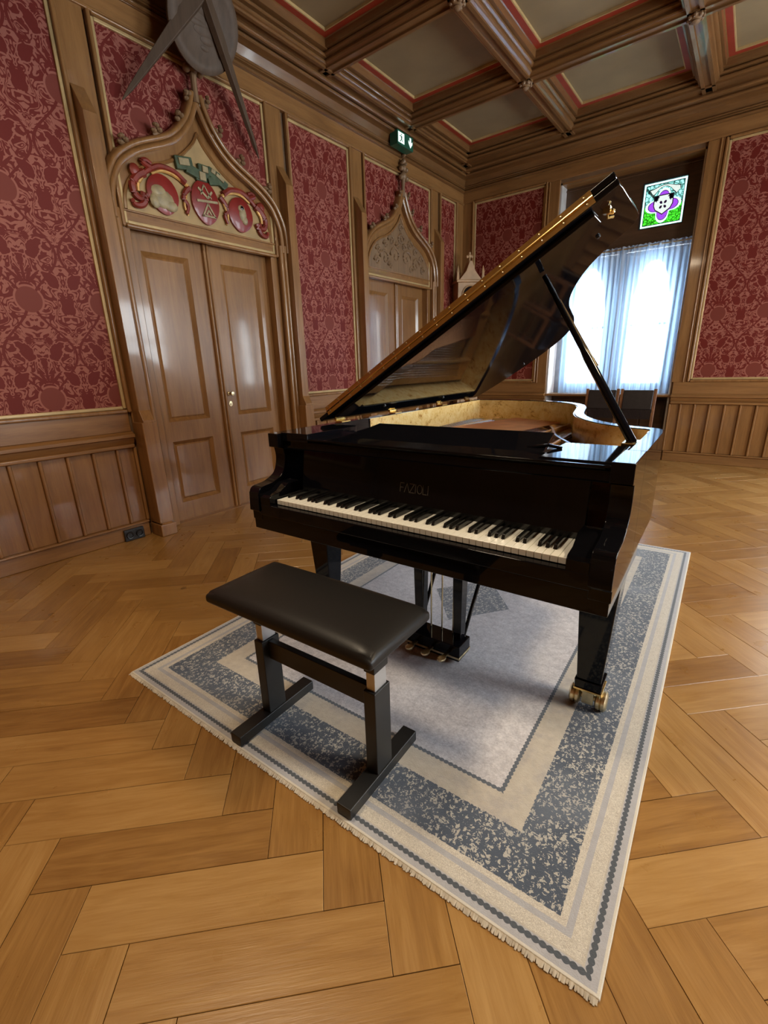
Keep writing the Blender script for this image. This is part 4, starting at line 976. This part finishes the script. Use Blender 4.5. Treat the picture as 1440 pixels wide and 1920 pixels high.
# keys
KW = 1.225/52
wk = MB().box(.0007, KW-.0007, .0, .172, .722, .743).mesh('white_key', 'ivory', 0)
bkm = MB().add([(-.006, .047, .743), (.006, .047, .743), (.006, .17, .743), (-.006, .17, .743), (-.005, .055, .7585), (.005, .055, .7585), (.005, .17, .7585), (-.005, .17, .7585)], [(0, 3, 2, 1), (4, 5, 6, 7), (0, 1, 5, 4), (1, 2, 6, 5), (2, 3, 7, 6), (3, 0, 4, 7)]).mesh('black_key', 'ebony', 0)
for i in range(52):
    o = bpy.data.objects.new('white_key', wk); COL.objects.link(o); o.parent = PIANO; o.location = (i*KW, 0, 0)
    b = o.modifiers.new('bevel', 'BEVEL'); b.width = .0012; b.segments = 1
    note = i % 7                                                   # 0 = A
    if i < 51 and note in (0, 2, 3, 5, 6):
        o = bpy.data.objects.new('black_key', bkm); COL.objects.link(o); o.parent = PIANO; o.location = ((i+1)*KW, 0, 0)
        b = o.modifiers.new('bevel', 'BEVEL'); b.width = .001; b.segments = 2
# top of the case behind the fallboard
MB().box(UL+.062, UR-.062, .14, .50, .945, .978).build('top_shelf', 'lacquer', PIANO, 0, bevel=.002)
MB().box(UL+.052, .085, .13, .47, .978, 1.016).build('side_tray', 'lacquer', PIANO, 0, bevel=.003)
MB().box(1.075, UR-.064, .16, .47, .978, 1.0).build('side_tray', 'lacquer', PIANO, 0, bevel=.003)
DSK = MB().prism([(.24, .985), (.255, .995), (.48, 1.032), (.482, 1.02), (.26, .98)], .19, 1.06, lambda v, z, t: (t+(.0 if v < .3 else (.03 if t < .5 else -.03)), v, z)).build('music_desk', 'lacquer', PIANO, 0, bevel=.003)
MB().box(.2, 1.06, .205, .225, .978, .988).build('desk_ledge', 'lacquer', DSK, 0, bevel=.002)
for a in (.3, .63, .96): MB().box(a-.01, a+.01, .19, .2, .984, .99).build('desk_knob', 'brass_worn', DSK, 0, bevel=.002)
MB().tube([(.99, .3, 1.0), (1.06, .31, 1.012), (1.1, .33, 1.002)], .006, 6).build('desk_arm', 'lacquer', DSK)
# lid
TH = math.radians(30.5); HU, HZ = UL, ZT+.012
def LD(s, v, t): return (HU+s*math.cos(TH)-t*math.sin(TH), v, HZ+s*math.sin(TH)+t*math.cos(TH))
VF = .455
lo = [(p[0]+(.012 if p[0] > 1.2 else .012*max(0, p[0])/1.2), p[1]) if p[0] > 0 else (max(p[0], UL), p[1]) for p in offset(path, -.012) if p[1] > VF]; lo = [(UR+.022, VF)]+lo+[(UL, VF)]
LID = MB().prism([(a-HU, b) for a, b in lo], 0, .022, LD).build('lid', 'lacquer', PIANO, 30, bevel=.004)
fl = MB(); fl.prism([(.065, VF), (UR-UL+.022, VF), (UR-UL+.022, VF+.42), (.065, VF+.42)], .0245, .0455, LD); fl.build('front_flap', 'lacquer', LID, 0, bevel=.004)
m = MB(); m.prism([(.07, VF-.0035), (1.44, VF-.0035), (1.44, VF), (.07, VF)], .002, .0215, LD); m.prism([(.07, VF-.0035), (1.44, VF-.0035), (1.44, VF), (.07, VF)], .025, .0445, LD)
m.tube([LD(.07, VF-.004, .0233), LD(1.44, VF-.004, .0233)], .0042, 8); m.build('piano_hinge', 'brass', LID, 40)
m = MB()
for k in range(18):
    for t in (.012, .035): p = LD(.09+k*.078, VF-.0045, t); m.blob(p, (.0045, .002, .0045), 6, 4)
o = m.build('hinge_screws', 'brass_worn', LID)
m = MB(); m.prism([(.075, VF+.03), (1.42, VF+.03), (1.42, VF+.125), (.075, VF+.125)], -.02, .0, LD); m.build('lid_batten', 'lacquer', LID, 0, bevel=.003)
m = MB(); m.box(*sum(([c-.011, c+.011] for c in LD(1.45, VF+.1, -.008)), [])); m.blob(LD(1.46, VF+.12, -.014), (.01, .014, .009), 8, 6); m.tube([LD(1.45, VF+.11, -.004), LD(1.44, VF+.13, -.02), LD(1.455, VF+.145, -.024)], .0045, 7); m.build('lid_catch', 'brass', LID)
for s, v in ((1.38, .75), (1.0, 1.55), (.5, 2.2), (.1, .9), (.1, 1.6)): MB().lathe([(0, 0), (.009, 0), (.007, -.007), (0, -.008)], 10, lambda a, b, h: LD(s+a, v+b, h)).build('lid_bumper', 'black_plastic', LID)
for v in (.6, 1.1, 1.7, 2.15):
    m = MB(); m.box(UL+.004, UL+.048, v-.035, v+.035, ZT-.002, ZT+.006); m.tube([(UL+.002, v-.035, ZT+.012), (UL+.002, v+.035, ZT+.012)], .008, 8); m.build('lid_hinge', 'brass', PIANO, 40)
# prop
pt, pb = Vector(LD(1.168, .715, -.01)), Vector((1.272, .655, .985))
d = (pt-pb); m = MB(); m.tube([pb, pb+d*.04, pb+d*.5, pb+d*.55, pt], [.017, .017, .0165, .0125, .010], 12); PR = m.build('lid_prop', 'lacquer', PIANO, 50)
m = MB(); m.box(1.24, 1.30, .60, .71, .97, .99); m.build('prop_bracket', 'brass', PR, 0, bevel=.003)
m = MB(); m.tube([pb+d*.45+Vector((.02, .0, 0)), pb+d*.52+Vector((.016, 0, 0)), pb+d*.85+Vector((.01, 0, 0))], .004, 6); m.build('short_prop', 'brass_worn', PR)
# legs with double brass casters
def pleg(u, v):
    m = MB(); m.taper((u, v, .145), (.043, .043), (u, v, .62), (.068, .068)); L = m.build('leg', 'lacquer', PIANO, 0, bevel=.004)
    MB().taper((u, v, .108), (.046, .046), (u, v, .145), (.049, .049)).build('leg_block', 'lacquer', L, 0, bevel=.003)
    MB().box(u-.05, u+.05, v-.05, v+.05, .1, .109).build('caster_plate', 'brass', L, 0, bevel=.002)
    m = MB(); m.tube([(u, v, .1), (u, v, .045)], .019, 14); m.tube([(u-.052, v, .05), (u+.052, v, .05)], .012, 10); m.box(u-.02, u+.02, v-.022, v-.006, .03, .1); m.build('caster_fork', 'brass_worn', L, 40)
    for s in (-1, 1): MB().lathe([(0, 0), (.026, 0), (.038, .006), (.039, .016), (.034, .02), (.039, .024), (.039, .034), (.03, .04), (0, .04)], 24, lambda a, b, h: (u+s*(.026+h), v+a, .0505+b)).build('caster_wheel', 'brass_worn', L, 40)
pleg(1.277, .345); pleg(-.052, .345); pleg(.42, 2.05)
# lyre
LY = MB().box(.475, .75, .295, .405, .045, .1).build('lyre_box', 'lacquer', PIANO, 0, bevel=.004)
MB().box(.473, .752, .293, .407, .035, .045).build('lyre_trim', 'brass_worn', LY, 0, bevel=.001)
MB().box(.478, .747, .298, .402, .022, .035).build('lyre_base', 'lacquer', LY, 0, bevel=.002)
for a in (.512, .712): MB().taper((a, .37, .1), (.018, .024), (a, .37, .60), (.026, .032)).build('lyre_post', 'lacquer', LY, 0, bevel=.003)
MB().box(.47, .755, .33, .41, .57, .60).build('lyre_head', 'lacquer', LY, 0, bevel=.003)
for a, r in ((.555, .0035), (.6125, .0035), (.67, .0035)): MB().tube([(a, .39, .1), (a, .39, .6)], r, 8).build('pedal_rod', 'brass_worn', LY)
for s, a in ((-1, .5), (1, .725)): MB().tube([(a, .39, .1), (a+s*.012, .72, .60)], .009, 8).build('lyre_brace', 'lacquer', LY)
for a in (.53, .6125, .695):
    m = MB(); out = [(a-.008, .3), (a+.008, .3), (a+.009, .262), (a+.017, .245), (a+.018, .228), (a+.011, .216), (a, .212), (a-.011, .216), (a-.018, .228), (a-.017, .245), (a-.009, .262)]
    m.prism(out, .05, .06, lambda p, q, z: (p, q, z+(.3-q)*.06)); m.build('pedal', 'brass_worn', LY, 0, bevel=.003)
m = MB(); m.box(1.10, 1.21, .06, .13, .568, .6); CB = m.build('control_box', 'black_plastic', PIANO, 0, bevel=.005)
for k in range(3): MB().lathe([(0, 0), (.008, 0), (.007, -.006), (0, -.007)], 10, lambda a, b, h: (1.125+k*.03+a, .06+h, .584+b)).build('control_knob', 'chrome', CB)

# ------------------------------------------------------------------ bench
BN = tag(empty('piano_bench', (2.821, -6.15, 0), .041), 'black leather piano bench on two T shaped steel legs', 'bench')
m = MB(); nx, ny = 28, 16; hx, hy = .352, .157; vs = []
def cush(i, j, top):
    x = -1+2*i/nx; y = -1+2*j/ny
    k = max(abs(x)**12, abs(y)**8); 
    z = .59+.012*(1-x*x)*(1-y*y)-.02*max(abs(x)**14, abs(y)**10) if top else .535
    return (x*hx, y*hy, z)
for top in (1, 0):
    for j in range(ny+1):
        for i in range(nx+1): vs.append(cush(i, j, top))
N = (nx+1)*(ny+1); fs = []
for j in range(ny):
    for i in range(nx):
        a = j*(nx+1)+i; fs += [(a, a+1, a+nx+2, a+nx+1), (N+a+nx+1, N+a+nx+2, N+a+1, N+a)]
for i in range(nx): fs += [(i+1, i, N+i, N+i+1), (ny*(nx+1)+i, ny*(nx+1)+i+1, N+ny*(nx+1)+i+1, N+ny*(nx+1)+i)]
for j in range(ny): fs += [(j*(nx+1), (j+1)*(nx+1), N+(j+1)*(nx+1), N+j*(nx+1)), ((j+1)*(nx+1)+nx, j*(nx+1)+nx, N+j*(nx+1)+nx, N+(j+1)*(nx+1)+nx)]
m.add(vs, fs); m.build('cushion', 'bench_leather', BN, 60, bevel=.014, seg=4)
MB().box(-.30, .30, -.12, .12, .515, .535).build('seat_board', 'black_metal', BN, 0)
for s in (-1, 1):
    MB().box(s*.25-.022, s*.25+.022, -.04, .04, .05, .355).build('post', 'black_metal', BN, 0, bevel=.003)
    MB().box(s*.25-.016, s*.25+.016, -.03, .03, .355, .46).build('chrome_sleeve', 'chrome', BN, 0, bevel=.002)
    MB().box(s*.25-.02, s*.25+.02, -.036, .036, .42, .515).build('seat_bracket', 'black_metal', BN, 0, bevel=.003)
    MB().box(s*.25-.027, s*.25+.027, -.185, .185, .0125, .052).build('foot', 'black_metal', BN, 0, bevel=.003)
MB().box(-.228, .228, -.012, .012, .275, .35).build('crossbar', 'black_metal', BN, 0, bevel=.003)

# ------------------------------------------------------------------ lamps added for warm light on the floor, unseen above the frame
def added_pendant(loc, energy, color, label):
    Lp = tag(empty('added_lamp', loc), label, 'lamp', 'added lamps under the ceiling')
    MB().lathe([(0, .26), (.05, .255), (.12, .2), (.295, .0), (.31, .0), (.13, .21), (.055, .27), (0, .27)], 32, lambda a, b, h: (a, b, h)).build('shade', 'brass_worn', Lp, 40)
    MB().tube([(0, 0, .26), (0, 0, 4.06-loc[2])], .01, 8).build('rod', 'brass_worn', Lp)
    MB().lathe([(0, 4.04-loc[2]), (.06, 4.04-loc[2]), (.06, 4.075-loc[2]), (0, 4.075-loc[2])], 20, lambda a, b, h: (a, b, h)).build('canopy', 'brass_worn', Lp)
    l = bpy.data.lights.new('added_light', 'AREA'); l.shape = 'DISK'; l.size = .5; l.energy = energy; l.color = color
    o = bpy.data.objects.new('added_light', l); COL.objects.link(o); o.parent = Lp; o.location = (0, 0, .012)
added_pendant((5.12, -5.2, 3.25), 48, (1, .78, .5), 'brass lamp added for warm light to the right of the piano')
added_pendant((2.32, -6.58, 3.35), 34, (1, .8, .56), 'brass lamp added for warm light over the piano bench')
